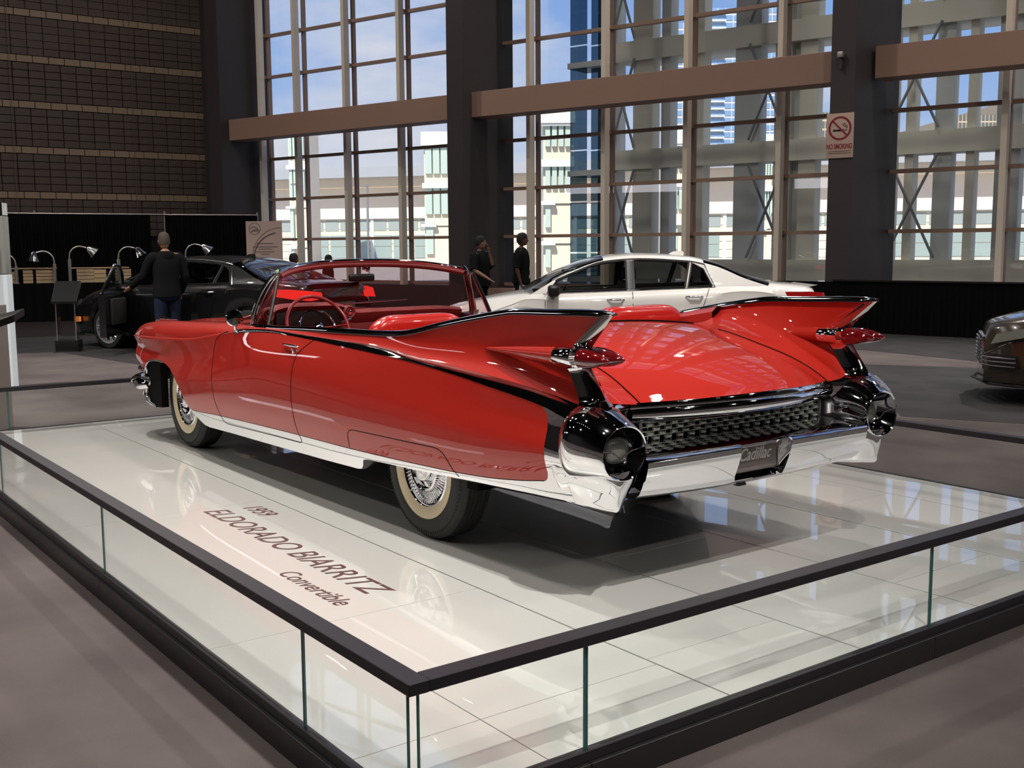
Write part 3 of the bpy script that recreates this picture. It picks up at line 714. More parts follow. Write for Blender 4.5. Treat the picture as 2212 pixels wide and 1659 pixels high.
# cowl strip under the screen
cw = []
for t in [k/10 for k in range(11)]:
    cw.append([(lerp(2.25, 2.62, 0)+0, 0, 0)])
# nose front (faces away from the camera but closes the body)
g = MB(); prof = [(4.345, .757), (4.33, .70), (4.32, .64), (4.27, .60), (4.13, .546)]
rowsn = []
for (x, z) in [(4.345, .835), (4.36, .80), (4.345, .757), (4.325, .73), (4.33, .68), (4.32, .65), (4.28, .61), (4.20, .57)]:
    yy = float(flank_y(min(x, 4.345), min(z, .765))) if z < .77 else .85
    rowsn.append([(x, yy, z), (x+.03, yy*.93, z), (x+.035, yy*.5, z+.01), (x+.035, 0, z+.015), (x+.035, -yy*.5, z+.01), (x+.03, -yy*.93, z), (x, -yy, z)])
g.grid(rowsn).build('nose_panel', M['red'], car, smooth=50)
MB().boxb((4.1, -.80, .42), (4.33, .80, .60)).build('front_grille', M['dark_chrome'], car, bevel=.02)
# front bumper: bullet ends on a bar, lower guard fins, lip
for s in S:
    pth = [(3.86, .955, .425), (3.93, .965, .42), (4.05, .965, .415), (4.2, .94, .41), (4.32, .885, .41), (4.39, .78, .42), (4.42, .5, .44), (4.43, 0, .45)]
    MB().tube([my(p, s) for p in smooth_poly(pth, 4)], [.030+.026*min(1, k/8) for k in range(len(smooth_poly(pth, 4)))], 16, flat=.95).build('front_bumper', M['chrome'], car, smooth=60)
    g = MB().grid([[my(p, s) for p in r] for r in [[(4.20, .90, .37), (4.05, .95, .355), (3.93, .955, .35), (3.90, .95, .35)], [(4.14, .93, .325), (4.0, .965, .32), (3.92, .965, .318), (3.885, .955, .322)],
        [(4.09, .94, .292), (3.95, .965, .285), (3.87, .96, .285), (3.83, .95, .292)], [(3.95, .94, .268), (3.86, .955, .262), (3.78, .95, .258), (3.74, .94, .264)], [(3.9, .90, .262), (3.84, .91, .258), (3.78, .91, .256), (3.74, .91, .262)]]])
    g.build('front_guard', M['chrome'], car, smooth=60)
    MB().grid([[my(p, s) for p in r] for r in [[(3.97, .93, .535), (4.1, .91, .54), (4.25, .85, .55), (4.3, .6, .56)], [(3.97, .97, .522), (4.12, .96, .525), (4.28, .90, .53), (4.34, .6, .54)], [(3.97, .95, .508), (4.1, .94, .508), (4.25, .88, .512), (4.31, .6, .52)]]]).build('valance_lip', M['chrome'], car, smooth=60)
    MB().boxb((3.86, .90*s, .462), (3.96, .955*s, .50)).build('bumper_bracket', M['dark_chrome'], car, bevel=.006)
    g = MB(); tr = smooth_poly([(3.90, .968, .56), (3.935, .965, .52), (3.95, .96, .488), (3.905, .958, .476), (3.862, .958, .470), (3.848, .958, .435), (3.885, .962, .400), (3.918, .966, .36), (3.905, .966, .318), (3.84, .962, .284), (3.74, .95, .262)], 4)
    g.tube([my(p, s) for p in tr], .008, 8).build('arch_edge', M['chrome_soft'], car)
    MB().prism([(3.92, .60), (3.94, .49), (3.86, .46), (3.855, .43), (3.89, .40), (3.92, .35), (3.85, .29), (3.72, .262), (3.60, .27), (3.60, .64), (3.80, .62)], .90*s, .955*s, 'y').build('splash_panel', M['black_matte'], car, smooth=0)
    g = MB(); g.tube([my(p, s) for p in smooth_poly([onflank(3.918, .505, .002), onflank(3.905, .545, .002), onflank(3.875, .578, .002), onflank(3.82, .607, .002), onflank(3.74, .622, .002), onflank(3.62, .630, .002), onflank(3.5, .630, .002)], 4)], .009, 8)
    g.build('arch_trim', M['chrome_soft'], car)
    # dark wheel house
    g = MB(); arcp = [(x, z) for x, z in low_edge if x > 2.85]
    g.grid([[my(onflank(x, z, -.03), s) for x, z in arcp], [my((x, .52, z+.02), s) for x, z in arcp]]); g.grid([[my((x, .52, z+.02), s) for x, z in arcp], [my((x, .52, .1), s) for x, z in arcp]])
    g.build('wheel_housing', M['black_matte'], car)
# underbody, floor, firewall
MB().boxb((-.45, -.84, .32), (3.0, .84, .44)).boxb((-1.15, -.70, .47), (-.4, .70, .52)).build('underbody', M['black_matte'], car, smooth=0)
MB().boxb((-1.25, -.70, .44), (-1.0, .70, .78)).build('rear_panel', M['black_matte'], car, smooth=0)
MB().boxb((3.0, -.5, .28), (4.0, .5, .75)).build('engine_bay', M['black_matte'], car, smooth=0)
for s in S: MB().boxb((-.55, .55*s, .42), (.6, .60*s, .85)).build('inner_wheel_arch', M['black_matte'], car, smooth=0)

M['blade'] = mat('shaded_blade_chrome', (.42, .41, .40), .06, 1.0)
# fin blades, rockets, lamp collars, bullet lenses, struts
for s in S:
    def seg3(rows_, nm, m, **k): return MB().grid([[my(p, s) for p in r] for r in rows_]).build(nm, m, car, **k)
    # blade along the raked trailing edge: outer edge, ridge, inner edge
    B = []
    for t in [k/10 for k in range(11)]:
        x = lerp(-1.375, -1.205, t); z = lerp(1.197, 1.062, t); w_ = lerp(.010, .034, t)
        xr = lerp(-1.425, -1.275, t); zr = lerp(1.203, 1.057, t)
        yo = lerp(.857, .845, t)
        B.append([(x+.01, yo+w_, z), (lerp(x, xr, .6), yo+w_*.7, lerp(z, zr, .6)), (xr, yo, zr), (lerp(x, xr, .6), yo-w_*.9, lerp(z, zr, .6)), (x+.01, yo-w_*1.2, z)])
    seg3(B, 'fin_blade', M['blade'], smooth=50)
    # strut between lamps and pod
    B = []
    for t in [k/12 for k in range(13)]:
        x0 = lerp(-1.215, -1.335, t); x1 = lerp(-1.275, -1.395, t); z = lerp(.99, .828, t); w_ = .026+.016*t+.03*max(0, (.2-t)/.2)**2+.012*max(0, (t-.8)/.2)**2; yc = .853
        B.append([(x0+.05, yc+w_*1.25, z), (x0, yc+w_*1.1, z), (lerp(x0, x1, .6), yc+w_*.85, z), (x1, yc, z), (lerp(x0, x1, .6), yc-w_*.85, z), (x0, yc-w_*1.1, z), (x0+.05, yc-w_*1.25, z)])
    seg3(B, 'fin_strut', M['chrome'], smooth=50)
    for side in (1, -1):
        yc = .853+.0415*side; R = .0385
        # painted rocket growing out of the fin
        rw = []
        for t in [k/16 for k in range(17)]:
            x = lerp(-.52, -1.13, t); r = R*(.04+.96*t**.75)*1.0; yy = (float(outer_pt(x, .62)[1])+.0 if side > 0 else .815)
            yy = lerp(yy, yc, min(1, t*1.0)**.8); zz = lerp(1.005, 1.018, t); rw.append([(x, yy+r*math.cos(a), zz+r*math.sin(a)) for a in [2*PI*k/20 for k in range(20)]])
        MB().grid([[my(p, s) for p in r] for r in rw], True).build('rocket_fairing', M['red'], car, smooth=60)
        c0 = (0, yc*s, 1.018)
        MB().lathe([(R*.98, -1.12), (R*1.05, -1.125), (R*1.06, -1.20), (R*1.06, -1.232), (R*.98, -1.238)], c0, 'x', 32).build('lamp_collar', M['chrome'], car, smooth=50)
        g = MB(); rib = []
        for h, amp in ((-1.236, 0), (-1.240, .0022), (-1.266, .0022), (-1.272, 0)):
            rib.append([(h, yc*s+(R*1.0+amp*(1 if k % 2 else -.3))*math.cos(2*PI*k/72), 1.018+(R*1.0+amp*(1 if k % 2 else -.3))*math.sin(2*PI*k/72)) for k in range(72)])
        g.grid(rib, True).build('ribbed_collar', M['chrome'], car, smooth=25)
        L_ = [(R*.98, -1.262), (R*1.0, -1.285), (R*.97, -1.315), (R*.86, -1.35), (R*.66, -1.385), (R*.38, -1.418), (R*.12, -1.436), (.0005, -1.441)]
        MB().lathe(L_, c0, 'x', 32).build('bullet_lens', M['lens_red'], car, smooth=60)
        MB().tube([(-1.27, yc*s, 1.018+R*1.02), (-1.32, yc*s, 1.018+R*.99), (-1.36, yc*s, 1.018+R*.84), (-1.40, yc*s, 1.018+R*.57)], [.003, .0022, .002, .001], 6).build('lens_spine', M['chrome'], car)
    MB().lathe([(.002, -1.20), (.03, -1.205), (.034, -1.22), (.026, -1.245), (.002, -1.25)], (0, .853*s, 1.052), 'x', 16).build('lamp_hub', M['chrome'], car)
    MB().lathe([(.002, -1.215), (.022, -1.22), (.026, -1.24), (.016, -1.262), (.002, -1.268)], (0, .853*s, .985), 'x', 16).build('lamp_hub', M['chrome'], car)
# rear pods
M['dark_red'] = mat('dark_red_enamel', (.22, .008, .012), .3, coat=.8)
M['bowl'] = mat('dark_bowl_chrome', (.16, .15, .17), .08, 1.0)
def sup(cy, cz, a, b, n=32, p=2.3, squash=0):
    o = []
    for k in range(n):
        t = 2*PI*k/n; c_, s_ = math.cos(t), math.sin(t)
        o.append((cy+a*math.copysign(abs(c_)**(2/p), c_), cz+b*math.copysign(abs(s_)**(2/p), s_)))
    return o
for s in S:
    secs = [(-1.225, .812, .655, .150, .150, 2.6), (-1.245, .825, .662, .163, .160, 2.5), (-1.27, .840, .672, .172, .160, 2.4), (-1.32, .858, .680, .168, .155, 2.2), (-1.37, .868, .683, .158, .149, 2.15), (-1.42, .862, .673, .142, .132, 2.1),
            (-1.455, .850, .661, .128, .119, 2.1), (-1.474, .842, .653, .121, .113, 2.1), (-1.478, .841, .652, .117, .109, 2.1), (-1.474, .840, .652, .112, .104, 2.1)]
    bowl = [(-1.474, .840, .652, .112, .104, 2.1), (-1.455, .837, .652, .104, .096, 2.1), (-1.43, .832, .652, .092, .082, 2.1), (-1.40, .828, .652, .072, .062, 2.1), (-1.39, .826, .652, .05, .042, 2.1)]
    MB().grid([[(x, y*s, z) for y, z in sup(cy, cz, a, b, 40, p)] for x, cy, cz, a, b, p in bowl], True).build('lamp_bowl', M['bowl'], car, smooth=60)
    rows_ = [[(x, y*s, z) for y, z in sup(cy, cz, a, b, 40, p)] for x, cy, cz, a, b, p in secs]
    MB().grid(rows_, True).build('lamp_pod', M['chrome'], car, smooth=60)
    g = MB(); lens = []
    for (x, k) in ((-1.385, 1.0), (-1.402, .99), (-1.412, .90), (-1.418, .6), (-1.420, .02)):
        lens.append([(x, y*s, z) for y, z in sup(.825, .652, .060*k, .050*k, 32, 3.0)])
    g.grid(lens, True).build('reversing_lamp', M['lens_clear'], car, smooth=50)
    g = MB(); ring = [[(x, y*s, z) for y, z in sup(.825, .652, .062*k, .052*k, 32, 3.0)] for x, k in ((-1.39, 1.0), (-1.406, 1.04), (-1.411, 1.0), (-1.406, .95))]
    g.grid(ring, True).build('lamp_bezel', M['chrome_soft'], car, smooth=50)
    MB().tube([(-1.45, .73*s, .662), (-1.455, .79*s, .655), (-1.456, .845*s, .628)], .0035, 6).tube([(-1.456, .845*s, .628), (-1.456, .885*s, .655), (-1.46, .945*s, .668)], .0035, 6).build('vee_badge', M['chrome'], car)
    # dark seam ring between wrap-around bumper end and pod
    MB().tube([(-1.238, y*s, z) for y, z in sup(.818, .657, .158, .156, 40, 2.5)+[sup(.818, .657, .158, .156, 40, 2.5)[0]]], .005, 6).build('pod_gasket', M['gap'], car)
    # bumper guard below the pod
    hi = [(-1.463, .80), (-1.463, .885), (-1.40, .945), (-1.25, .960), (-1.15, .95), (-1.13, .75), (-1.28, .69), (-1.42, .72)]
    lw = [(-1.440, .835), (-1.434, .860), (-1.36, .880), (-1.24, .886), (-1.15, .885), (-1.10, .72), (-1.26, .685), (-1.36, .745)]
    rows_ = []
    for z, w_ in ((.575, 1.0), (.55, .98), (.52, .85), (.49, .58), (.46, .32), (.435, .14), (.415, .03), (.405, .0)):
        pl3 = [(lerp(b_[0], a_[0], w_), lerp(b_[1], a_[1], w_)) for a_, b_ in zip(hi, lw)]
        if z < .41: c_ = (sum(p[0] for p in pl3)/8, sum(p[1] for p in pl3)/8); pl3 = [(lerp(c_[0], p[0], .93), lerp(c_[1], p[1], .93)) for p in pl3]
        rows_.append([(p.x, p.y*s, z+.0) for p in smooth_poly(pl3, 5, True)])
    MB().grid(rows_, True, True).build('bumper_guard', M['chrome'], car, smooth=60)
    MB().grid([[my((lerp(-1.232, -1.36, v), lerp(float(flank_y(-1.232, z)), lerp(.868, .90, (z-.41)/.15), v), z-.008*v), s) for z in np.linspace(.412, .56, 8)] for v in (0, .33, .66, 1)]).build('bumper_end_filler', M['chrome'], car, smooth=60)
    # filler wrap below the quarter panel, outer bumper end skirt
    g = MB(); e = [onflank(x, z) for x, z in dense(low_edge[:5], .04)]
    g.grid([[my(p, s) for p in e], [my((p[0], p[1]-.015, p[2]-.012), s) for p in e], [my((p[0], p[1]-.12, p[2]-.01), s) for p in e]]).build('bumper_end_lip', M['chrome'], car, smooth=60)
M['script'] = mat('silver_script', (.75, .73, .70), .3, .4)
M['plate'] = mat('brown_grey_plate', (.17, .14, .135), .3, coat=.3)
# bumper bar with a number-plate recess
ys = list(np.linspace(-.72, -.22, 12))+list(np.linspace(-.20, .20, 25))+list(np.linspace(.22, .72, 12))
prof = [(-1.20, .652), (-1.30, .640), (-1.40, .628), (-1.455, .617), (-1.476, .609), (-1.484, .598), (-1.482, .578), (-1.477, .556), (-1.468, .525), (-1.457, .495), (-1.445, .465), (-1.430, .438), (-1.405, .420), (-1.36, .412), (-1.28, .412)]
rows_ = []
for y in ys:
    r = []; k = (y/.72)**2
    for x, z in prof:
        dx = .0
        if -1.49 < x < -1.40 and .458 < z < .60 and abs(y) < .165: dx = .075
        r.append((x+dx, y, z+.02*k*(z < .5)))
    rows_.append(r)
MB().grid(rows_).build('rear_bumper', M['chrome'], car, smooth=35)
pl2 = MB().box((-1.405, .0, .535), (.004, .300, .125)).build('name_plate', M['plate'], car, bevel=.002)
g = MB().box((-1.416, 0, .599), (.014, .31, .006)).box((-1.404, 0, .471), (.014, .31, .006)).box((-1.410, .155, .535), (.012, .006, .128)).box((-1.410, -.155, .535), (.012, .006, .128)); g.build('plate_frame', M['chrome'], car)
t = text_obj('Cadillac', .078, (-1.4085, .105, .519), (PI/2, 0, -PI/2), M['script'], pl2, shear=.45, ext=.0015, name='plate_script', sx=.85, off=.0008)
MB().boxb((-1.39, .03, .402), (-1.36, .08, .413)).build('tow_bracket', M['black'], car)
MB().tube([(-1.30, .745, .44), (-1.33, .745, .41), (-1.345, .745, .368)], .024, 12, flat=.7).build('exhaust_tip', M['dark_chrome'], car)
# ledge below grille, grille and studs
MB().boxb((-1.24, -.60, .63), (-1.225, .60, .76)).build('grille_backing', M['black_matte'], car, smooth=0)
M['grille'] = mat('grille_metal', (.62, .65, .60), .3, .45)
g = MB()
for z in (.662, .682, .702): g.boxb((-1.283, -.59, z-.0018), (-1.272, .59, z+.0018))
g.build('grille_bars', M['grille'], car, smooth=0)
stud = MB(); stud.grid([[(0, a, b) for a, b in ((-.010, -.006), (.010, -.006), (.010, .006), (-.010, .006))], [(-.018, a, b) for a, b in ((-.014, -.006), (.014, -.006), (.014, .006), (-.014, .006))], [(-.026, a, b) for a, b in ((-.010, -.003), (.010, -.003), (.010, .003), (-.010, .003))]], True, True)
stm = stud.mesh('grille_stud', smooth=0); stm.materials.append(M['grille'])
for r, z in enumerate((.652, .672, .692, .712)):
    n_ = 16
    for k in range(n_):
        y = -.565+1.13*(k+(.5 if r % 2 else 0))/n_
        o = bpy.data.objects.new('grille_stud', stm); COL.objects.link(o); o.parent = car; o.location = (-1.272-.01*(1-(y/.6)**2), y, z)
g = MB()
for k in range(33):
    y = -.565+1.13*k/32; g.boxb((-1.279, y-.0012, .645), (-1.274, y+.0012, .72))
g.build('grille_uprights', M['grille'], car, smooth=0)
# bright beam over the grille, bowed rearwards in plan
def beam_x(y): return -1.30-.155*(1-(y/.66)**2)
yy = list(np.linspace(-.66, .66, 45))
sec = [(.02, .816), (-.004, .817), (-.008, .812), (-.010, .799), (-.004, .796), (-.012, .792), (-.020, .782), (-.023, .768), (-.020, .754), (-.010, .741), (.004, .731), (.02, .725), (.07, .724)]
rows_ = [[(beam_x(y)+u, y, v+.010*(1-(y/.66)**2)) for u, v in sec] for y in yy]
MB().grid(rows_, False).build('tail_beam', M['chrome'], car, smooth=30)
for k in range(6):
    y = -.45+.18*k; MB().box((beam_x(y)-.008, y, .822), (.006, .018, .006)).build('beam_stud', M['chrome_soft'], car)
for s in S:   # end brackets joining beam, deck corner and pod
    MB().grid([[my(p, s) for p in r] for r in [[(-1.29, .655, .818), (-1.31, .70, .822), (-1.33, .76, .822)], [(-1.305, .66, .80), (-1.33, .72, .80), (-1.345, .78, .812)], [(-1.285, .655, .755), (-1.31, .70, .74), (-1.33, .76, .73)], [(-1.27, .64, .72), (-1.28, .68, .70), (-1.30, .72, .68)]]]).build('beam_bracket', M['chrome'], car, smooth=60)
    MB().boxb((-1.30, .585*s, .64), (-1.285, .60*s, .735)).build('grille_post', M['chrome_soft'], car)
    MB().grid([[my(p, s) for p in r] for r in [[(-1.26, .60, .735), (-1.30, .70, .735), (-1.33, .75, .73)], [(-1.26, .60, .64), (-1.33, .72, .66), (-1.42, .735, .66)], [(-1.28, .60, .635), (-1.40, .71, .628), (-1.455, .74, .62)]]]).build('corner_filler', M['dark_chrome'], car, smooth=40)

# wheels
def wheel(x, y, s, steer=0.):
    w = 0.185; R = .366
    prof = [(.235, -.07), (.27, -.088), (.31, -.097), (.338, -.092), (.352, -.080), (.360, -.066)]
    for k, h in enumerate(np.linspace(-.058, .058, 6)):
        prof += [(.3655, h-.008), (.3655, h+.004), (.357, h+.006), (.357, h+.0085)]
    prof = prof[:-2]+[(.360, .068), (.352, .081), (.338, .092), (.31, .097), (.275, .096), (.262, .093)]
    m_ = MB().lathe(prof, (0, 0, 0), 'y', 72); m_.v = [(a, b*s, c) for a, b, c in m_.v]
    t = m_.build('wheel', M['rubber'], car, smooth=35); t.location = (x, y*s, .3665); t.rotation_euler = (0, 0, steer)
    lug = MB()
    for k in range(96):
        a = 2*PI*k/96; c_ = Matrix.Rotation(-a, 3, 'Y'); p = c_ @ Vector((.335, .0945*s, 0)); lug.box(p, (.018, .004, .004), 0, a)
    lug.build('shoulder_lugs', M['rubber'], t, smooth=0)
    def sub(name, pr, m, n=72, **k):
        q = MB().lathe(pr, (0, 0, 0), 'y', n); q.v = [(a, b*s, c) for a, b, c in q.v]; return q.build(name, m, t, **k)
    sub('whitewall', [(.262, .0935), (.262, .0965), (.24, .0935), (.215, .088), (.203, .078)], M['whitewall'], smooth=50)
    sub('wheel_cover', [(.205, .070), (.206, .082), (.200, .088), (.194, .084), (.188, .074), (.17, .068), (.148, .074), (.130, .082), (.122, .094), (.116, .098), (.110, .094), (.104, .070), (.095, .064), (.092, .070), (.086, .066), (.083, .074), (.077, .070), (.074, .080), (.070, .098), (.066, .104), (.04, .112), (.0, .115)], M['chrome'], smooth=28)
    f = MB()
    for k in range(60):
        a = 2*PI*k/60; Rm = Matrix.Rotation(-a, 3, 'Y')
        pts = [(.186, .076, -.0016), (.130, .084, -.0016), (.124, .094, -.0016), (.186, .085, -.0016)]
        vs = [Rm @ Vector((px, py*s, pz)) for px, py, pz in pts]+[Rm @ Vector((px, py*s, -pz)) for px, py, pz in pts]
        f.add(vs, [(0, 1, 2, 3), (7, 6, 5, 4), (0, 4, 5, 1), (1, 5, 6, 2), (2, 6, 7, 3), (3, 7, 4, 0)])
    f.build('wheel_vanes', M['chrome'], t, smooth=0)
    q = MB().lathe([(.060, .107), (.055, .109), (.0, .117)], (0, 0, 0), 'y', 32); q.v = [(a, b*s, c) for a, b, c in q.v]; q.build('hub_emblem', M['chrome_soft'], t)
    MB().lathe([(.0, -.05), (.2, -.05), (.24, -.07)], (0, 0, 0), 'y', 32).build('brake_drum', M['black'], t)
    return t
for s in S:
    wheel(0, .772, s); wheel(3.302, .785, s, .0)
# axle and frame bits visible below
MB().tube([(0, -.7, .3665), (0, .7, .3665)], .06, 12).tube([(-.15, 0, .36), (.15, 0, .36)], .16, 12).build('rear_axle', M['black'], car)

# windscreen, pillars, vent windows
def ws(t, v):
    """t -1..1 across, v 0 base .. 1 header"""
    a = abs(t); sg = 1 if t >= 0 else -1
    base = Vector((2.62-.57*a**3.2, .835*sg*(1-(1-a)**1.35), 1.02-.05*a**2)); topp = Vector((2.17-.21*a**2.2, .725*sg*(1-(1-a)**1.15), 1.368-.075*a**2.4))
    p = base.lerp(topp, v); p.x += .05*math.sin(PI*v)*(1-a); return p
g = MB(); g.grid([[ws(t, v) for t in np.linspace(-1, 1, 49)] for v in np.linspace(0, 1, 13)]); g.build('windscreen', M['car_glass'], car, smooth=60)
hd = [ws(t, 1)+Vector((-.01, 0, .012)) for t in np.linspace(-1, 1, 41)]
MB().tube(hd, .016, 10, flat=.8, up=(0, 0, 1)).build('header_rail', M['chrome'], car, smooth=60)
hd2 = [ws(t*.97, .955)+Vector((-.03, 0, .0)) for t in np.linspace(-1, 1, 41)]
MB().tube(hd2, .027, 10, flat=.7, up=(0, 0, 1)).build('header_trim', M['dash'], car, smooth=60)
for y in (.55, .0, -.55):
    MB().box((2.10, y, 1.325), (.03, .05, .022)).box((2.08, y, 1.318), (.015, .02, .03)).build('top_latch', M['chrome'], car, bevel=.004)
vs_ = [ws(t, 0)+Vector((0, 0, .004)) for t in np.linspace(-1, 1, 41)]
MB().tube(vs_, .010, 8).build('screen_moulding', M['chrome'], car)
cwl = [[Vector((2.25, ws(t, 0).y*.9, 1.0)).lerp(ws(t, 0), 1.0)+Vector((.0, 0, -.01)) for t in np.linspace(-1, 1, 31)], [Vector((hood_pt(2.66, 0)[0], lerp(-.86, .86, (t+1)/2), .955+.03*(1-t*t))) for t in np.linspace(-1, 1, 31)]]
for s in S:
    pil = smooth_poly([(2.075, .862, .955), (2.06, .855, 1.02), (2.045, .835, 1.10), (2.025, .805, 1.18), (1.995, .765, 1.255), (1.96, .735, 1.30), (1.965, .71, 1.325)], 5)
    MB().tube([my(p, s) for p in pil], [.024]*3+[.021]*(len(pil)-3), 10, flat=.75).build('screen_pillar', M['chrome'], car, smooth=60)
    MB().tube([my((p[0]-.03, p[1]-.012, p[2]), s) for p in pil[2:-4]], .010, 8).build('pillar_trim', M['dark_chrome'], car, smooth=60)
    vent = smooth_poly([(2.01, .858, .985), (2.01, .85, 1.03), (2.0, .825, 1.12), (1.975, .785, 1.21), (1.94, .757, 1.27), (1.905, .752, 1.283), (1.89, .756, 1.27)], 4)+[Vector((1.865, .80, 1.14)), Vector((1.835, .858, .985))]
    MB().tube([my(p, s) for p in vent], .009, 8).build('vent_frame', M['chrome'], car, smooth=60)
    MB().tube([my((1.888, .757, 1.275), s), my((1.85, .81, 1.13), s), my((1.822, .862, .985), s)], .012, 8).build('vent_post', M['black'], car)
    poly = [my(p, s) for p in vent]
    MB().add(poly, [tuple(range(len(poly)))]).build('vent_glass', M['car_glass'], car, smooth=0)
    # round door mirror on the driver's side only is seen; pair kept symmetrical
mx = (2.06, .985, 1.028)
MB().lathe([(.0, .018), (.050, .012), (.056, 0), (.050, -.012), (.038, -.03), (.0, -.045)], (0, 0, 0), 'x', 28).build('door_mirror', M['chrome'], car, smooth=50)
mo = bpy.data.objects['door_mirror']
for v in mo.data.vertices: v.co = Vector((-v.co.x, v.co.y, v.co.z))
mo.location = mx; mo.rotation_euler = (0, .05, -.25)
mg = MB().lathe([(.0, -.020), (.047, -.014)], (0, 0, 0), 'x', 28).build('mirror_glass', mat('mirror_glass', (.35, .45, .42), .02, 1.0), mo)
MB().tube([(2.07, .985, .985), (2.075, .975, .955), (2.065, .945, .925)], [.007, .009, .014], 8).build('mirror_stem', M['chrome'], car)
MB().lathe([(.0, .012), (.022, .008), (.028, 0), (.028, -.01)], (2.065, .94, .93), 'z', 16).build('mirror_foot', M['chrome'], car)
for s in S:
    y0 = float(flank_y(1.25, .905))
    g = MB().tube([(1.355, (y0+.012)*s, .908), (1.30, (y0+.022)*s, .910), (1.20, (y0+.024)*s, .908), (1.135, (y0+.014)*s, .904)], [.006, .009, .009, .005], 8, flat=.8)
    g.lathe([(.0, .03), (.016, .026), (.018, 0)], (1.20, y0*s, .895), 'y', 14) if s > 0 else None
    g.tube([(1.31, y0*s, .907), (1.31, (y0+.02)*s, .909)], .007, 8).tube([(1.215, (y0+.004)*s, .888), (1.20, (y0+.020)*s, .874), (1.215, (y0+.012)*s, .862)], .0065, 8).build('door_handle', M['chrome'], car)
    MB().lathe([(.0, .006), (.010, .004), (.011, 0)], (1.215, (y0+.006)*s, .835), 'y', 12).build('door_lock', M['chrome'], car)
# dashboard
g = MB(); prof = [(2.62, 1.01), (2.40, 1.055), (2.20, 1.085), (2.13, 1.083), (2.105, 1.065), (2.12, 1.03), (2.16, .99), (2.15, .93), (2.2, .80)]
rows_ = []
for y in np.linspace(-.80, .80, 60):
    hump = math.exp(-((y-.42)/.30)**6)*.032; pas = math.exp(-((y+.33)/.40)**8)*.012
    rows_.append([(x+(.04 if (abs(y-.42) < .26 and z < 1.04 and x < 2.19) else 0), y, (z-.052+(hump*2.1+pas)*(1 if x < 2.45 else .3))*(1 if abs(y) < .78 else .995)) for x, z in prof])
g.grid(rows_).build('dashboard', M['dash'], car, smooth=40)
MB().boxb((2.145, .17, .92), (2.19, .66, 1.05)).build('instrument_panel', M['black'], car, bevel=.01)
for y in (.735, .135): 
    d = MB().lathe([(.0, -.0), (.022, -.006), (.026, .0), (.038, -.012), (.046, -.004), (.046, .03)], (2.105, y, 1.03), 'x', 24).build('dash_vent', M['dash'], car)
    MB().lathe([(.0, -.022), (.014, -.018), (.022, -.004)], (2.105, y, 1.03), 'x', 20).build('vent_knob', M['chrome'], d)
MB().tube([(2.13, .0, 1.02), (2.13, -.72, 1.02)], .006, 6).build('dash_strip', M['chrome'], car)
# wiper / dash-top chrome streak
MB().tube([(2.55, .05, 1.055), (2.42, -.25, 1.078), (2.30, -.45, 1.09)], [.004, .012, .005], 8, flat=.5).build('demister_grille', M['chrome'], car)
# steering wheel: rim, horn ring, spokes, column
stw = empty('steering_wheel', (1.93, .46, .955)); stw.parent = car; stw.rotation_euler = (0, math.radians(28), 0)
def ringp(r, x=0, a0=0, a1=2*PI, n=48): return [(x, r*math.cos(lerp(a0, a1, k/n)), r*math.sin(lerp(a0, a1, k/n))) for k in range(n+1)]
MB().tube(ringp(.218), .0115, 10, cap=False).build('wheel_rim', M['dark_red'], stw)
MB().tube(ringp(.125, .01, -.3, PI+.3), .0055, 8).build('horn_ring', M['chrome'], stw)
MB().tube([(0, -.215, 0), (.03, -.05, 0), (.035, 0, 0), (.03, .05, 0), (0, .215, 0)], .010, 8, flat=.6).build('spoke', M['dark_red'], stw)
MB().tube([(.02, 0, -.05), (.0, 0, -.05)], .035, 16).lathe([(.0, -.02), (.03, -.01), (.038, .02)], (0, 0, 0), 'x', 20).build('wheel_hub', M['chrome'], stw)
MB().tube([(.0, 0, 0), (.35, 0, 0)], .028, 12).build('steering_column', M['dark_red'], stw)
MB().tube([(1.96, .28, .97), (2.02, .17, .985)], [.006, .010], 8).build('gear_lever', M['chrome'], car)
# inside mirror
im = MB().box((2.13, .02, 1.262), (.028, .20, .052)).build('inside_mirror', M['black'], car, bevel=.018, seg=3)
MB().tube([(2.15, .02, 1.275), (2.19, .0, 1.345)], .006, 6).tube([(2.135, .02, 1.228), (2.135, .02, 1.242)], .009, 8).build('mirror_arm', M['chrome_soft'], im)
# seats
def cushion(name, x0, x1, y0, y1, z0, z1, m, r=.07, lean=0., taper=0.):
    rows_ = []; vs = [0, .3, .6]+[1-(r/(z1-z0))*(1-math.sin(k/10*PI/2)) for k in range(11)]
    for v in vs:
        z = lerp(z0, z1, v); q = max(0, (v-(1-r/(z1-z0)))/(r/(z1-z0))); ins = 1-math.sqrt(max(0, 1-min(1, q)**2))
        rows_.append([(px+lean*v, py, z) for px, py in sup((x0+x1)/2, (y0+y1)/2, abs(x1-x0)/2*(1-.75*ins), abs(y1-y0)/2-ins*r*1.3-taper*v, 44, 4.5)])
    return MB().grid(rows_, True, True).build(name, m, car, smooth=75)
cushion('seat_back', .84, 1.0, .04, .70, .55, 1.083, M['red_gloss'], .11, -.10, .02)
cushion('seat_cushion', .90, 1.55, .06, .68, .42, .66, M['red_in'], .08)
cushion('seat_back', .84, 1.0, -.665, -.075, .55, 1.0, M['red_gloss'], .13, -.10, .02)
cushion('seat_cushion', .90, 1.55, -.68, -.06, .42, .66, M['red_in'], .08)
cushion('centre_armrest', .95, 1.6, -.055, .055, .42, .72, M['red_in'], .03)
cushion('rear_seat_back', -.10, .06, -.86, -.16, .55, 1.136, M['red_gloss'], .12, -.08, .02)
cushion('rear_seat_back', -.12, .05, -.15, .80, .55, .99, M['red_gloss'], .1, -.08)
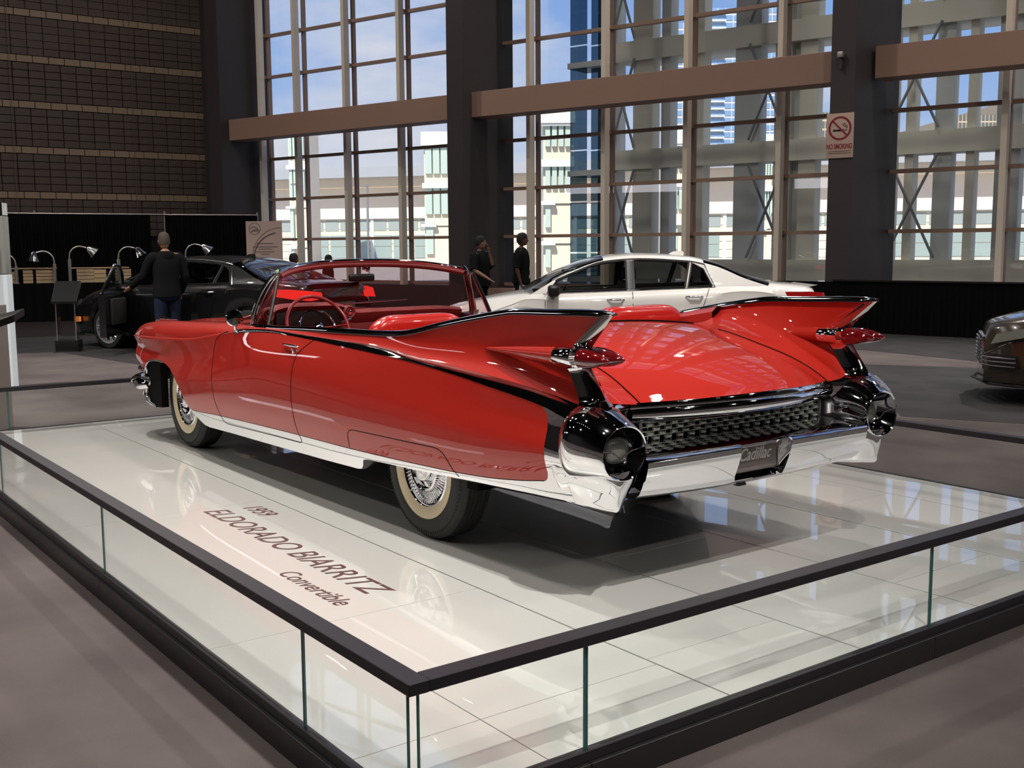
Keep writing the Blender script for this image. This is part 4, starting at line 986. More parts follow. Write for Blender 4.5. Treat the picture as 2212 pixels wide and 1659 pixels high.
cushion('rear_seat_cushion', .0, .6, -.78, .78, .42, .62, M['red_in'], .08)
# rear shelf between seat and deck, cabin floor
g = MB(); g.grid([[(x, y, z) for y in np.linspace(-.76, .76, 21)] for x, z in ((XF+.02, 1.045), (-.33, 1.04), (-.22, 1.0), (-.17, .9), (-.15, .6))]); g.build('rear_bulkhead', M['red_gloss'], car, smooth=60)
pts = [(XF-.002, y, lerp(1.045, 1.083, 1-(y/.62)**2)) for y in np.linspace(-.62, .62, 31)]
MB().tube([(p[0]+.004, p[1], p[2]+.002) for p in pts], .005, 6).build('deck_gasket', M['gap'], car)
MB().boxb((-.2, -.80, .42), (2.3, .80, .44)).build('cabin_floor', M['red_in'], car, smooth=0)

# ------------------------------------------------------------------ modern cars
M['black_paint'] = mat('black_paint', (.006, .006, .007), .25, coat=1.0)
M['white_paint'] = mat('pearl_white_paint', (.72, .70, .67), .3, coat=1.0)
M['bronze_paint'] = mat('dark_bronze_paint', (.035, .024, .014), .25, coat=1.0)
M['dark_glass'] = glassmat('dark_car_glass', (.55, .56, .55), 1.0, .05)
M['tint_glass'] = glassmat('tinted_car_glass', (.10, .11, .12), 1.0, .07)
M['alloy'] = mat('alloy_wheel', (.70, .70, .71), .3, .55)
M['tail_red'] = mat('tail_lamp_glow', (.5, .01, .01), .1, coat=1, emit=((1, .04, .03), .9))
M['tail_red_off'] = mat('tail_lamp_red', (.35, .01, .012), .08, coat=1)
M['amber'] = mat('amber_lamp', (.8, .2, .02), .2, emit=((1, .3, .05), .5))
M['seat_dark'] = mat('charcoal_seat', (.03, .028, .027), .6)
M['cabin_grey'] = mat('cabin_grey', (.10, .09, .085), .7)
def sedan(name, loc, rz, label, paint, L_=5.0, W_=1.86, H_=1.45, glass='dark_glass', front_door_open=False, tail=None, scale=1.):
    root = empty(name, loc, rz, label, 'car'); hl = L_/2; hw = W_/2
    # side profile curves in x (front is +x)
    belt = cubic([-hl, -hl+.25, -hl+1.1, -.6, .6, 1.35, hl-.9, hl-.25, hl], [.82, 1.0, 1.055, 1.03, .99, .96, .87, .72, .55])
    deck = cubic([-hl, -hl+.12, -hl+.45, -hl+.80, hl-1.25, hl-.8, hl-.3, hl-.05, hl], [.86, 1.04, 1.085, 1.11, 1.01, .95, .84, .75, .60])
    half = cubic([-hl, -hl+.18, -hl+.9, 0, hl-1.1, hl-.3, hl], [hw*.74, hw*.90, hw*.985, hw, hw*.98, hw*.86, hw*.62])
    roof = cubic([-hl+.70, -hl+1.02, -hl+1.42, -.72, -.1, .30, .82, hl-1.16], [1.11, 1.215, H_-.105, H_-.03, H_, H_-.025, H_-.19, 1.02])
    wb = 1.45*L_/5.0; R = .345
    def bodyrow(x):
        w_ = float(half(x)); zb = float(belt(x)); zd = max(zb+.02, float(deck(x)) if (x > hl-1.3 or x < -hl+.85) else zb+.04)
        z0 = .20
        for ax in (wb-.02, -wb-.02):
            dd = abs(x-ax)
            if dd < R+.05: z0 = max(z0, .34+math.sqrt((R+.05)**2-dd**2))
        z0 = min(z0, zb-.12)
        r = [(x, w_-.10, z0), (x, w_-.035, z0+.02), (x, w_-.01, lerp(z0, zb, .30)), (x, w_, lerp(z0, zb, .55)), (x, w_-.025, lerp(z0, zb, .78)), (x, w_-.02, lerp(z0, zb, .86)), (x, w_-.075, zb), (x, w_-.15, lerp(zb, zd, .7)), (x, w_*.72, zd), (x, w_*.4, zd+.012), (x, 0, zd+.02)]
        return r
    xs = sorted(set([round(-hl+i*L_/90, 4) for i in range(91)]+[round(s_*wb-.02+u, 4) for s_ in (1, -1) for u in (-R-.052, -R-.045, -R-.02, -R+.03, R-.03, R+.02, R+.045, R+.052)]))
    cab = (-hl+.78, hl-1.22)
    rows_ = [bodyrow(x) for x in xs]
    for s in S:
        g = MB()
        for i in range(len(rows_)-1):
            xm = (xs[i]+xs[i+1])/2; n_ = 10
            if cab[0] < xm < cab[1]: n_ = 7
            for j in range(n_):
                a, b, c, d = rows_[i][j], rows_[i+1][j], rows_[i+1][j+1], rows_[i][j+1]
                g.add([my(p, s) for p in (a, b, c, d)], [(0, 1, 2, 3)])
        g.build('body_side', paint, root, smooth=45, merge=.0005)
    g = MB().grid([[rows_[-1][j] for j in range(11)], [my(rows_[-1][j], -1) for j in range(11)]]).grid([[rows_[0][j] for j in range(11)], [my(rows_[0][j], -1) for j in range(11)]])
    g.build('bumper_skin', paint, root, smooth=0)
    MB().boxb((-hl+.7, -hw+.12, .22), (hl-.75, hw-.12, .55)).boxb((-hl+.2, -hw*.55, .24), (hl-.2, hw*.55, .5)).build('underbody', M['black_matte'], root, smooth=0)
    MB().boxb((cab[0], -hw+.13, .5), (cab[1], hw-.13, .80)).build('cabin_tub', M['cabin_grey'], root, smooth=0)
    # greenhouse
    def gy(x, z):
        zb = float(belt(min(max(x, cab[0]), cab[1])))+.0; w_ = float(half(x))-.11; t = (z-zb)/(H_-zb); return w_-.235*max(t, 0)**1.15
    def rail(x): return float(roof(x))-.05
    x0, x1 = -hl+.72, hl-1.18
    ol = [(x, float(belt(x))+.01) for x in np.linspace(x0, x1, 40)]+[(x, max(float(belt(x))+.02, rail(x))) for x in np.linspace(x1, x0, 60)]
    wA = x1-.22; wC = x0+.72; wB = .02
    def wtop(x): return rail(x)-.035
    def wbot(x): return float(belt(x))+.03
    fw = [(x, wbot(x)) for x in np.linspace(wB+.05, wA, 10)]+[(x, wtop(x)) for x in np.linspace(wA-.12, wB+.05, 18)]
    rw = [(x, wbot(x)) for x in np.linspace(wC+.37, wB-.05, 8)]+[(x, wtop(x)) for x in np.linspace(wB-.05, wC+.30, 10)]
    qw = [(wC+.02, wbot(wC)), (wC+.33, wbot(wC+.33)), (wC+.26, wtop(wC+.26))]+[(wC+.12, wtop(wC+.12)-.05)]
    gyv = np.vectorize(gy)
    fm = lambda x, z: np.stack([x, gyv(x, z), z], 1)
    def fn(x, z):
        e = .01; gx = (gyv(x+e, z)-gyv(x-e, z))/(2*e); gz = (gyv(x, z+e)-gyv(x, z-e))/(2*e)
        n = np.stack([-gx, np.ones_like(gx), -gz], 1); return n/np.linalg.norm(n, axis=1)[:, None]
    B, P, Nn = panel_regions(ol, [('f', fw), ('r', rw), ('q', qw)], .07, fm, fn)
    for s in S:
        for k, fs in B.items():
            if k is None: region_obj('side_frame', fs, P, Nn, paint if True else M['black'], root, s < 0)
            else: region_obj({'f': 'front_window', 'r': 'rear_window', 'q': 'quarter_window'}[k], fs, P, Nn, M[glass], root, s < 0)
        for pl_ in (fw, rw, qw):
            MB().tube([(x, (gy(x, z)+.003)*s, z) for x, z in pl_+[pl_[0]]], .014, 6).build('window_seal', M['black'], root)
        br = [(x, (gy(x, wbot(x)-.02)+.012)*s, wbot(x)-.022) for x in np.linspace(wC-.02, wA+.06, 20)]
        tp = [(x, (gy(x, wtop(x)+.02)+.008)*s, wtop(x)+.022) for x in np.linspace(wA-.1, wC+.10, 30)]+[(wC-.02, (gy(wC, wbot(wC))+.012)*s, wbot(wC)-.022)]
        MB().tube(br, .009, 6).tube(tp, .008, 6).build('window_brightwork', M['chrome_soft'], root)
        MB().tube([(wB, (gy(wB, wbot(wB))+.004)*s, wbot(wB)), (wB, (gy(wB, wtop(wB))+.004)*s, wtop(wB))], .05, 6, flat=.15, up=(0, 1, 0)).build('centre_pillar', M['black'], root)
    # roof, screens
    rf = []
    xr = np.linspace(-hl+1.55, .36, 26)
    def rz_(x): return float(roof(x))
    for x in xr:
        ye = gy(x, rail(x)); rf.append([(x, ye*math.cos(a)*1.0, rail(x)+(rz_(x)+.012-rail(x))*math.sin(a)**.7) for a in np.linspace(0, PI, 19)])
    MB().grid(rf).build('roof_skin', paint, root, smooth=60)
    def screen(xa, xb, nm, gl):
        g = []
        for x in np.linspace(xa, xb, 12):
            ye = gy(x, rail(x)); g.append([(x+(.10 if xb > xa else -.08)*math.sin(a)*min(1, abs(x-xa)/abs(xb-xa)), ye*math.cos(a), rail(x)+(rz_(x)+.012-rail(x))*math.sin(a)**.7) for a in np.linspace(0, PI, 19)])
        MB().grid(g).build(nm, gl, root, smooth=60)
    screen(.36, x1-.0, 'windscreen', M[glass]); screen(-hl+1.55, x0+.02, 'rear_screen', M['tint_glass'])
    # panel gaps
    for s in S:
        for xx, z0, z1 in ((wB-.02, .28, float(belt(wB))), (1.12, .30, float(belt(1.12))+.0), (-.98, .55, float(belt(-1.0)))):
            pts = []
            for z in np.linspace(z0, z1, 10):
                r = bodyrow(xx+(.18*(z1-z)/(z1-z0) if xx < -.5 else 0)); zz = [p[2] for p in r[:8]]; yy_ = [p[1] for p in r[:8]]
                pts.append((r[0][0], (float(np.interp(z, zz, yy_))+.001)*s, z))
            MB().tube(pts, .004, 6).build('panel_seam', M['gap'], root)
        for xx in (.22, -.78):
            zz = float(belt(xx))-.09; MB().tube([(xx+.11, (hw-.02)*s, zz), (xx+.06, (hw+.02)*s, zz), (xx-.06, (hw+.02)*s, zz), (xx-.11, (hw-.02)*s, zz)], [.008, .013, .013, .008], 8).build('door_handle', M['chrome_soft'], root)
        mr = MB().box((1.02, (hw+.02)*s, 1.03), (.14, .24, .15)).build('door_mirror', M['black'] if paint is not M['black_paint'] else paint, root, bevel=.05, seg=3)
        MB().box((.945, (hw+.03)*s, 1.03), (.008, .18, .10)).build('mirror_glass', M['chrome_soft'], mr)
        # head and tail lamps
        MB().grid([[(hl-.52, (hw-.045)*s, .80), (hl-.30, (hw-.14)*s, .76), (hl-.10, (hw-.30)*s, .70)], [(hl-.50, (hw-.03)*s, .72), (hl-.25, (hw-.13)*s, .66), (hl-.05, (hw-.30)*s, .60)]]).build('headlamp', M['lens_clear'], root)
        tl = tail or M['tail_red_off']
        MB().grid([[(-hl+.55, (hw-.012)*s, 1.0), (-hl+.22, (hw-.05)*s, 1.0), (-hl+.0, (hw-.19)*s, .98), (-hl-.01, (hw-.45)*s, .95)], [(-hl+.50, (hw+.005)*s, .90), (-hl+.18, (hw-.04)*s, .86), (-hl-.03, (hw-.17)*s, .84), (-hl-.03, (hw-.45)*s, .86)]]).build('tail_lamp', tl, root)
        MB().boxb((hl-.42, (hw-.08)*s, .42), (hl-.36, (hw+.0)*s, .50)).build('side_marker', M['amber'], root)
    for s in S:
        MB().grid([[(hl-.28, (hw-.10)*s, .50), (hl-.08, (hw-.26)*s, .50), (hl+.01, (hw-.42)*s, .50)], [(hl-.30, (hw-.09)*s, .36), (hl-.08, (hw-.25)*s, .34), (hl+.01, (hw-.42)*s, .34)]]).build('fog_grille', M['black'], root)
        for zz in (.39, .43, .47): MB().tube([(hl-.27, (hw-.095)*s, zz), (hl-.07, (hw-.245)*s, zz), (hl+.02, (hw-.41)*s, zz)], .008, 6).build('fog_grille_bar', M['chrome_soft'], root)
        MB().tube([(hl-.55, (hw-.02)*s, .22), (hl-.30, (hw-.06)*s, .205), (hl-.05, (hw-.28)*s, .20), (hl+.07, 0, .20)], .022, 6, flat=.5).build('splitter', M['black'], root)
    # grille, plate, spoiler, antenna
    g = MB().boxb((hl-.03, -.42, .36), (hl+.02, .42, .66)); g.build('grille_surround', M['chrome_soft'], root, bevel=.02)
    g = MB()
    for k in range(7): g.boxb((hl+.015, -.40, .385+k*.038), (hl+.035, .40, .397+k*.038))
    g.build('grille_bars', M['dark_chrome'], root)
    MB().box((-hl-.02, 0, .72), (.02, .52, .15)).build('number_plate', M['cabin_grey'], root); MB().tube([(-hl-.025, -.48, .85), (-hl-.03, 0, .86), (-hl-.025, .48, .85)], .012, 6).build('boot_trim', M['chrome'], root)
    MB().grid([[(-hl+.16, y, 1.05), (-hl+.05, y, 1.075)] for y in np.linspace(-hw+.32, hw-.32, 10)]).build('boot_spoiler', paint, root)
    MB().grid([[(-hl+1.95, 0, H_-.03), (-hl+1.8, -.02, H_+.0), (-hl+1.72, -.02, H_-.06)], [(-hl+1.85, 0, H_+.025), (-hl+1.73, 0, H_+.035), (-hl+1.70, 0, H_+.01)], [(-hl+1.95, 0, H_-.03), (-hl+1.8, .02, H_-.02), (-hl+1.72, .02, H_-.06)]]).build('roof_antenna', paint, root)
    # seats and steering wheel
    for sx_, top in ((.25, 1.12), (-.85, 1.08)):
        for sy in (.38, -.38):
            rows2 = []
            for v in np.linspace(0, 1, 8):
                rows2.append([(px-.16*v, py, lerp(.5, top, v)) for px, py in sup(sx_-.1, sy, .07, .24-.03*v**3, 20, 3)])
            MB().grid(rows2, True, True).build('seat_back', M['seat_dark'], root, smooth=60)
            rows2 = [[(px, py, z) for px, py in sup(sx_-.29, sy, .05*k, .13*k, 16, 3)] for z, k in ((top+.02, .8), (top+.06, 1), (top+.14, 1), (top+.18, .8))]
            MB().grid(rows2, True, True).build('headrest', M['seat_dark'], root, smooth=60)
    w_ = MB().tube([(0, .18*math.cos(a), .18*math.sin(a)) for a in np.linspace(0, 2*PI, 25)], .014, 6).build('steering_wheel', M['black'], root); w_.location = (.88, .38, .93); w_.rotation_euler = (0, -.4, 0)
    MB().boxb((1.0, -hw+.2, .7), (1.35, hw-.2, .97)).build('dashboard', M['seat_dark'], root, bevel=.04)
    MB().box((.85, 0, 1.28), (.03, .22, .06)).build('inside_mirror', M['black'], root, bevel=.02)
    for s in S:
        for ax in (wb-.02, -wb-.02):
            m_ = MB().lathe([(.24, -.10), (R-.02, -.11), (R, -.08), (R, .08), (R-.02, .105), (.265, .11), (.255, .10)], (0, 0, 0), 'y', 48); m_.v = [(a, b*s, c) for a, b, c in m_.v]
            t = m_.build('wheel', M['rubber'], root, smooth=40); t.location = (ax, (hw-.13)*s, R)
            m_ = MB().lathe([(.258, .085), (.258, .108), (.245, .108), (.238, .06), (.23, .0)], (0, 0, 0), 'y', 48); m_.v = [(a, b*s, c) for a, b, c in m_.v]; m_.build('rim', M['alloy'], t, smooth=30)
            MB().lathe([(.0, .0), (.17, .0), (.17, .01)], (0, 0, 0), 'y', 32).build('brake_disc', M['dark_chrome'], t)
            sp = MB()
            for k in range(10):
                for dy in (-.10, .10):
                    a = 2*PI*k/10+dy; a2 = 2*PI*k/10
                    sp.tube([(.035*math.cos(a2), .075*s, .035*math.sin(a2)), (.15*math.cos(lerp(a2, a, .7)), .095*s, .15*math.sin(lerp(a2, a, .7))), (.245*math.cos(a), .09*s, .245*math.sin(a))], [.012, .009, .010], 5)
            sp.lathe([(.0, .105), (.04, .10), (.055, .06)], (0, 0, 0), 'y', 16) if s > 0 else sp.lathe([(.0, -.105), (.04, -.10), (.055, -.06)], (0, 0, 0), 'y', 16)
            sp.build('wheel_spokes', M['alloy'], t)
            MB().lathe([(R+.06, -.2), (R+.06, .04)], (ax, (hw-.13)*s, R), 'y', 24).build('wheel_liner', M['black_matte'], root)
    if front_door_open:
        hx = 1.12; dr = empty('open_door', (hx, hw-.02, 0), math.radians(-58)); dr.parent = root
        g = MB().grid([[(u, v, z) for z in (.28, .5, .75, .93)] for u, v in ((0, 0), (-.3, .02), (-.8, .02), (-1.08, 0))]).grid([[(u, v-.10, z) for z in (.28, .5, .75, .93)] for u, v in ((0, 0), (-.3, .0), (-.8, .0), (-1.08, 0))])
        g.grid([[(u, v, .28) for u in (0, -1.08)] for v in (0, -.10)]).grid([[(u, v, .93) for u in (0, -1.08)] for v in (0, -.10)]).grid([[(-1.08, v, z) for z in (.28, .93)] for v in (0, -.1)])
        g.build('door_skin', paint, dr, smooth=30)
        MB().tube([(-.02, -.05, .93), (-.35, -.14, 1.22), (-.62, -.2, 1.33), (-.95, -.22, 1.36), (-1.06, -.17, 1.2), (-1.08, -.05, .93)], .022, 8).build('door_frame', paint, dr)
        MB().add([(-.05, -.06, .93), (-.35, -.14, 1.21), (-.62, -.2, 1.31), (-.95, -.21, 1.33), (-1.04, -.16, 1.2), (-1.05, -.05, .93)], [(0, 1, 2, 3, 4, 5)]).build('door_glass', M[glass], dr, smooth=0)
        MB().boxb((-.9, -.16, .45), (-.25, -.10, .85)).build('door_panel', M['seat_dark'], dr, bevel=.03)
    for o in [c for c in root.children]:
        pass
    return root
PZ = .0
sedan('white_sedan', (6.46, -6.40, FZ), math.atan2(3.75, 2.75), 'pearl white sedan with chrome window trim parked behind the red convertible', M['white_paint'], 4.97, 1.84, 1.49)
sedan('black_sedan', (12.44, -2.98, FZ), math.radians(23.5), 'glossy black sedan with its front door open at the left, lit tail lamps', M['black_paint'], 5.18, 1.88, 1.475, front_door_open=True, tail=M['tail_red'])
sedan('bronze_sedan', (-.35, -8.45, FZ), math.atan2(.55, .83), 'dark bronze car cut off by the right picture edge', M['bronze_paint'], 4.9, 1.86, 1.45)

# ------------------------------------------------------------------ people
M['skin'] = mat('skin', (.42, .23, .15), .5); M['skin_dark'] = mat('brown_skin', (.13, .065, .04), .5)
M['cloth_black'] = mat('black_cloth', (.010, .010, .011), .95, spec=.1); M['denim'] = mat('dark_denim', (.018, .024, .045), .9, spec=.1)
M['hair_brown'] = mat('grey_brown_hair', (.075, .055, .042), .7); M['hair_black'] = mat('black_hair', (.008, .007, .007), .8)
M['shoe'] = mat('black_shoe', (.01, .01, .01), .4); M['paper'] = mat('white_paper', (.55, .52, .55), .7)
def skin_mesh(name, joints, bones, m, parent, sub=2):
    """joints: name -> (x, y, z, r[, r2]); one continuous surface grown round the bones"""
    bm = bmesh.new(); idx = {}; L_ = bm.verts.layers.skin.verify()
    for k, j in joints.items():
        v = bm.verts.new(j[:3]); idx[k] = v; v[L_].radius = (j[3], j[4] if len(j) > 4 else j[3])
    for i, (a, b) in enumerate(bones): bm.edges.new((idx[a], idx[b]))
    idx[next(iter(joints))][L_].use_root = True
    me = bpy.data.meshes.new(name); bm.to_mesh(me); bm.free()
    o = link(name, me, m, parent)
    sk = o.modifiers.new('skin', 'SKIN'); sk.use_smooth_shade = True; o.modifiers.new('sub', 'SUBSURF').levels = sub; o.modifiers[-1].render_levels = sub
    return o
def person(loc, rz, label, H=1.78, skin=None, hair=None, lower=None, arms=None, turn=0., build=1.0, group=None, step=.0, nod=0., sleeves='long', collar=False, props=None):
    """faces +x; arms: dict side -> (elbow, wrist, hand) offsets from the shoulder"""
    skin = skin or M['skin']; hair = hair or M['hair_black']; lower = lower or M['cloth_black']
    k = H/1.78; root = empty('person', loc, rz, label, 'person', group)
    J = {'pelvis': (0, 0, .95, .125*build, .15*build), 'waist': (0, 0, 1.08, .11*build, .145*build), 'chest': (.01, 0, 1.28, .12*build, .165*build), 'upchest': (.0, 0, 1.40, .075*build, .10*build), 'neck0': (0, 0, 1.49, .058), 'neck1': (.015+nod*.3, 0, 1.55, .052)}
    Bn = [('pelvis', 'waist'), ('waist', 'chest'), ('chest', 'upchest'), ('upchest', 'neck0'), ('neck0', 'neck1')]
    arm = {}
    for s, nm in ((1, 'l'), (-1, 'r')):
        sh = Vector((0, .195*s*build**.5, 1.42)); a = (arms or {}).get(nm) or (Vector((-.02, .045*s, -.29)), Vector((.06, .05*s, -.54)))
        el, wr = sh+Vector(a[0]), sh+Vector(a[1]); hd = (wr-el).normalized(); arm[nm] = (sh, el, wr, hd)
        J['sh'+nm] = (*sh, .050*build); J['el'+nm] = (*el, .044); J['fa'+nm] = (*el.lerp(wr, .3), .043); J['wr'+nm] = (*wr, .027); J['pa'+nm] = (*(wr+hd*.07), .034, .024)
        Bn += [('upchest', 'sh'+nm), ('sh'+nm, 'el'+nm), ('el'+nm, 'fa'+nm), ('fa'+nm, 'wr'+nm), ('wr'+nm, 'pa'+nm)]
        st = step*s; hip = (0, .095*s, .90)
        J['hip'+nm] = (*hip, .088*build); J['kn'+nm] = (.02+st*.5, .105*s, .50, .058); J['ca'+nm] = (st*.8-.01, .105*s, .34, .056); J['an'+nm] = (-.02+st, .11*s, .09, .038); J['to'+nm] = (.14+st, .125*s, .04, .032, .042)
        Bn += [('pelvis', 'hip'+nm), ('hip'+nm, 'kn'+nm), ('kn'+nm, 'ca'+nm), ('ca'+nm, 'an'+nm), ('an'+nm, 'to'+nm)]
        side = Vector((0, 0, 1)).cross(hd); side = side.normalized() if side.length > .1 else Vector((1, 0, 0))
        for f in range(4):
            b = wr+hd*.085+side*(.026-.0175*f); ln = (.070, .078, .073, .058)[f]; cur = Vector((.25, 0, -.1))*.02
            J[f'f{f}{nm}'] = (*b, .0105); J[f'g{f}{nm}'] = (*(b+hd*ln*.5+cur), .0095); J[f'h{f}{nm}'] = (*(b+hd*ln*.9+cur*2.6), .008)
            Bn += [('pa'+nm, f'f{f}{nm}'), (f'f{f}{nm}', f'g{f}{nm}'), (f'g{f}{nm}', f'h{f}{nm}')]
        b = wr+hd*.03+side*.032; J['t0'+nm] = (*b, .012); J['t1'+nm] = (*(b+hd*.035+side*.022), .010); Bn += [('wr'+nm, 't0'+nm), ('t0'+nm, 't1'+nm)]
    sc_ = lambda d, f=1.: {a: (b[0]*k, b[1]*k, b[2]*k, *[r*k*f for r in b[3:]]) for a, b in d.items()}
    body = skin_mesh('body', sc_(J), Bn, skin, root, 1)
    # clothes: a lofted torso with sleeves, and trousers, each one mesh
    g = MB(); R_ = [(.86, .150, .185), (.93, .150, .186), (1.02, .140, .172), (1.12, .135, .168), (1.24, .142, .182), (1.34, .135, .190), (1.41, .118, .186), (1.455, .100, .158), (1.485, .080, .105), (1.51, .062, .066)]
    g.grid([[(px*k, py*k, z*k) for px, py in sup(.004, 0, a*build, b*build, 28, 2.4)] for z, a, b in R_], True, True)
    for nm in 'lr':
        sh, el, wr, hd = arm[nm]; s_ = 1 if nm == 'l' else -1
        ctr = [Vector((0, .10*s_, 1.40)), sh+Vector((0, -.02*s_, -.01)), sh.lerp(el, .35), sh.lerp(el, .8)]; rr = [.07, .082, .072, .062]
        if sleeves == 'long': ctr += [el, el.lerp(wr, .4), el.lerp(wr, .95)]; rr += [.060, .054, .042]
        else: ctr += [sh.lerp(el, .97)]; rr += [.066]
        sp_ = smooth_poly([c*k for c in ctr], 3); rs = [float(np.interp(i, np.arange(len(rr))*3, rr))*k*(.4+.6*build) for i in range(len(sp_))]
        g.tube(sp_, rs, 14)
    g.build('shirt', M['cloth_black'], root, smooth=80)
    g = MB()
    g.grid([[(px*k, py*k, z*k) for px, py in sup(0, 0, a*build, b*build, 28, 2.3)] for z, a, b in ((.80, .115, .150), (.86, .132, .168), (.95, .132, .165), (1.02, .125, .155))], True, True)
    for nm in 'lr':
        ctr = [Vector((0, J['hip'+nm][1], .90)), Vector(J['hip'+nm][:3])*1+Vector((0, 0, -.12)), Vector(J['kn'+nm][:3]), Vector(J['ca'+nm][:3]), Vector(J['an'+nm][:3])]
        rr = [.085, .095, .072, .068, .058]; sp_ = smooth_poly([c*k for c in ctr], 4); rs = [float(np.interp(i, np.arange(5)*4, rr))*k*(.5+.5*build) for i in range(len(sp_))]
        g.tube(sp_, rs, 16)
    g.build('trousers', lower, root, smooth=80)
    for nm in 'lr':
        x, y = J['an'+nm][0]*k, J['an'+nm][1]*k; rr = [[(x+.06+px, y+py, z) for px, py in sup(0, 0, .145*q, .05*q, 20, 2.4)] for z, q in ((0, 1), (.03, 1), (.07, .85), (.10, .5))]
        MB().grid(rr, True, True).build('shoe', M['shoe'], root, smooth=60)
    # head: profile lofted ellipsoid with brow, nose, chin, ears
    hd_ = empty('head', (.03*k+nod*.5, 0, 1.655*k), turn); hd_.parent = root; hd_.rotation_euler = (0, nod*2, turn)
    rows2 = []
    for i in range(19):
        v = i/18; z = lerp(-.118, .122, v); a = math.acos(max(-1, min(1, 1-2*v))); r = math.sin(a)**.72 if 0 < v < 1 else .02
        row = []
        for j in range(28):
            th = 2*PI*j/28; c_, s_ = math.cos(th), math.sin(th); rx = .098*r; ry = .076*r*(1-.12*max(0, -z/.118)); x = c_*rx-.004; y = s_*ry
            if c_ > 0:
                x += .012*max(0, 1-abs(z+.095)/.035)*c_**4; x += .024*max(0, 1-abs(z+.022)/.028)*max(0, c_)**60; x -= .010*max(0, 1-abs(z-.012)/.014)*(math.exp(-((abs(th if th < PI else 2*PI-th)-.42)/.16)**2))
                x += .006*max(0, 1-abs(z-.035)/.016)*c_**3; x += .005*max(0, 1-abs(z+.062)/.012)*c_**20
            row.append((x*k, y*k, z*k))
        rows2.append(row)
    MB().grid(rows2, True, True).build('face', skin, hd_, smooth=70)
    for s in S:
        MB().lathe([(.0, .012), (.018, .010), (.028, .0), (.02, -.01)], (-.004, .073*s*k, -.008), 'y', 12).build('ear', skin, hd_)
        MB().lathe([(.0, .006), (.008, .003), (.009, 0)], (.083*k, .030*s*k, .012*k), 'x', 10).build('eye', M['hair_black'], hd_)
    MB().box((.090*k, 0, -.058*k), (.010, .046, .008)).build('mouth', mat('lips', (.25, .1, .08), .5), hd_, bevel=.003)
    hr_ = []
    for i in range(12):
        v = i/11; row = []
        for j in range(28):
            th = 2*PI*j/28; front = max(0, math.cos(th)); zl = lerp(-.055, .045, front**.8 if math.cos(th) > -.2 else 0); z = lerp(zl, .130, v)
            a = max(-1, min(1, z/.130)); r = math.sqrt(max(0, 1-a*a))**.72; row.append(((math.cos(th)*.105*r-.008)*k, math.sin(th)*.083*r*k, z*k))
        hr_.append(row)
    MB().grid(hr_, True, True).build('hair', hair, hd_, smooth=70)
    if props: props(root, arm, k)
    return root
def hood_prop(root, arm, k):
    rr = [[(px, py, z) for px, py in sup(-.045, 0, a, b, 20, 2.2)] for z, a, b in ((1.44, .09, .13), (1.50, .10, .12), (1.545, .085, .10), (1.56, .06, .08))]
    MB().grid(rr, True, False).build('hood', M['cloth_black'], root, smooth=60)
def paper_prop(root, arm, k):
    sh, el, wr, hd = arm['r']; MB().box(wr+hd*.12+Vector((.06, 0, 0)), (.24, .012, .17), 0, .15).build('held_paper', M['paper'], root)
    MB().tube([(.12, .07, 1.44), (.16, .03, 1.1), (.15, -.03, 1.02)], .006, 6).build('lanyard', M['cloth_black'], root); MB().box((.165, -.02, 1.0), (.008, .07, .10)).build('badge', M['paper'], root)
def watch_prop(root, arm, k):
    sh, el, wr, hd = arm['l']; MB().tube([wr-hd*.015, wr+hd*.015], .036, 12).build('wristwatch', M['chrome_soft'], root); MB().box((.155, .07, 1.33), (.01, .03, .035)).build('chest_badge', M['paper'], root)
def ground_pt(px, D):
    y = CAMP['yaw']; d = Vector((math.cos(y), math.sin(y), 0)); r = Vector((math.sin(y), -math.cos(y), 0))
    return Vector((CAMP['loc'][0], CAMP['loc'][1], FZ))+d*D+r*((px-1106)/CAMP['f']*D)
FACE_AWAY = CAMP['yaw']; RIGHT = CAMP['yaw']-PI/2
person(Vector((11.58, -1.90, FZ)), FACE_AWAY+math.radians(35), 'person in black hooded sweatshirt and dark jeans reaching into the open black sedan', 1.84, M['skin'], M['hair_brown'], M['denim'],
       arms={'l': ((.10, .10, -.27), (.36, .20, -.42)), 'r': ((-.03, -.06, -.28), (.10, -.03, -.52))}, turn=-.1, nod=.03, props=hood_prop, build=1.08)
person(ground_pt(1038, 20.6), RIGHT-math.radians(22), 'person in a black short-sleeved shirt holding a hand to the mouth before the dark pier', 1.80, mat('tan_skin', (.28, .15, .095), .5), M['hair_black'], M['cloth_black'],
       arms={'l': ((.15, .05, -.24), (.13, -.12, .08)), 'r': ((.02, -.10, -.26), (.26, -.06, -.40))}, turn=.0, sleeves='short', build=1.22, props=watch_prop)
person(ground_pt(1127, 21.2), RIGHT-math.radians(12), 'person in black standing sideways holding white papers beside the window', 1.86, M['skin_dark'], M['hair_black'], M['cloth_black'],
       arms={'l': ((-.03, .05, -.28), (.05, .04, -.52)), 'r': ((-.03, -.05, -.28), (.03, -.02, -.52))}, sleeves='short', build=1.08, props=paper_prop)
for px, D_, lb in ((637, 21, 'person whose head shows above the black sedan roof, left one'), (712, 24, 'person whose head shows above the convertible windscreen header')):
    person(ground_pt(px, D_), RIGHT+math.radians(30), lb, 1.50 if px < 700 else 1.45, M['skin_dark'], M['hair_black'])

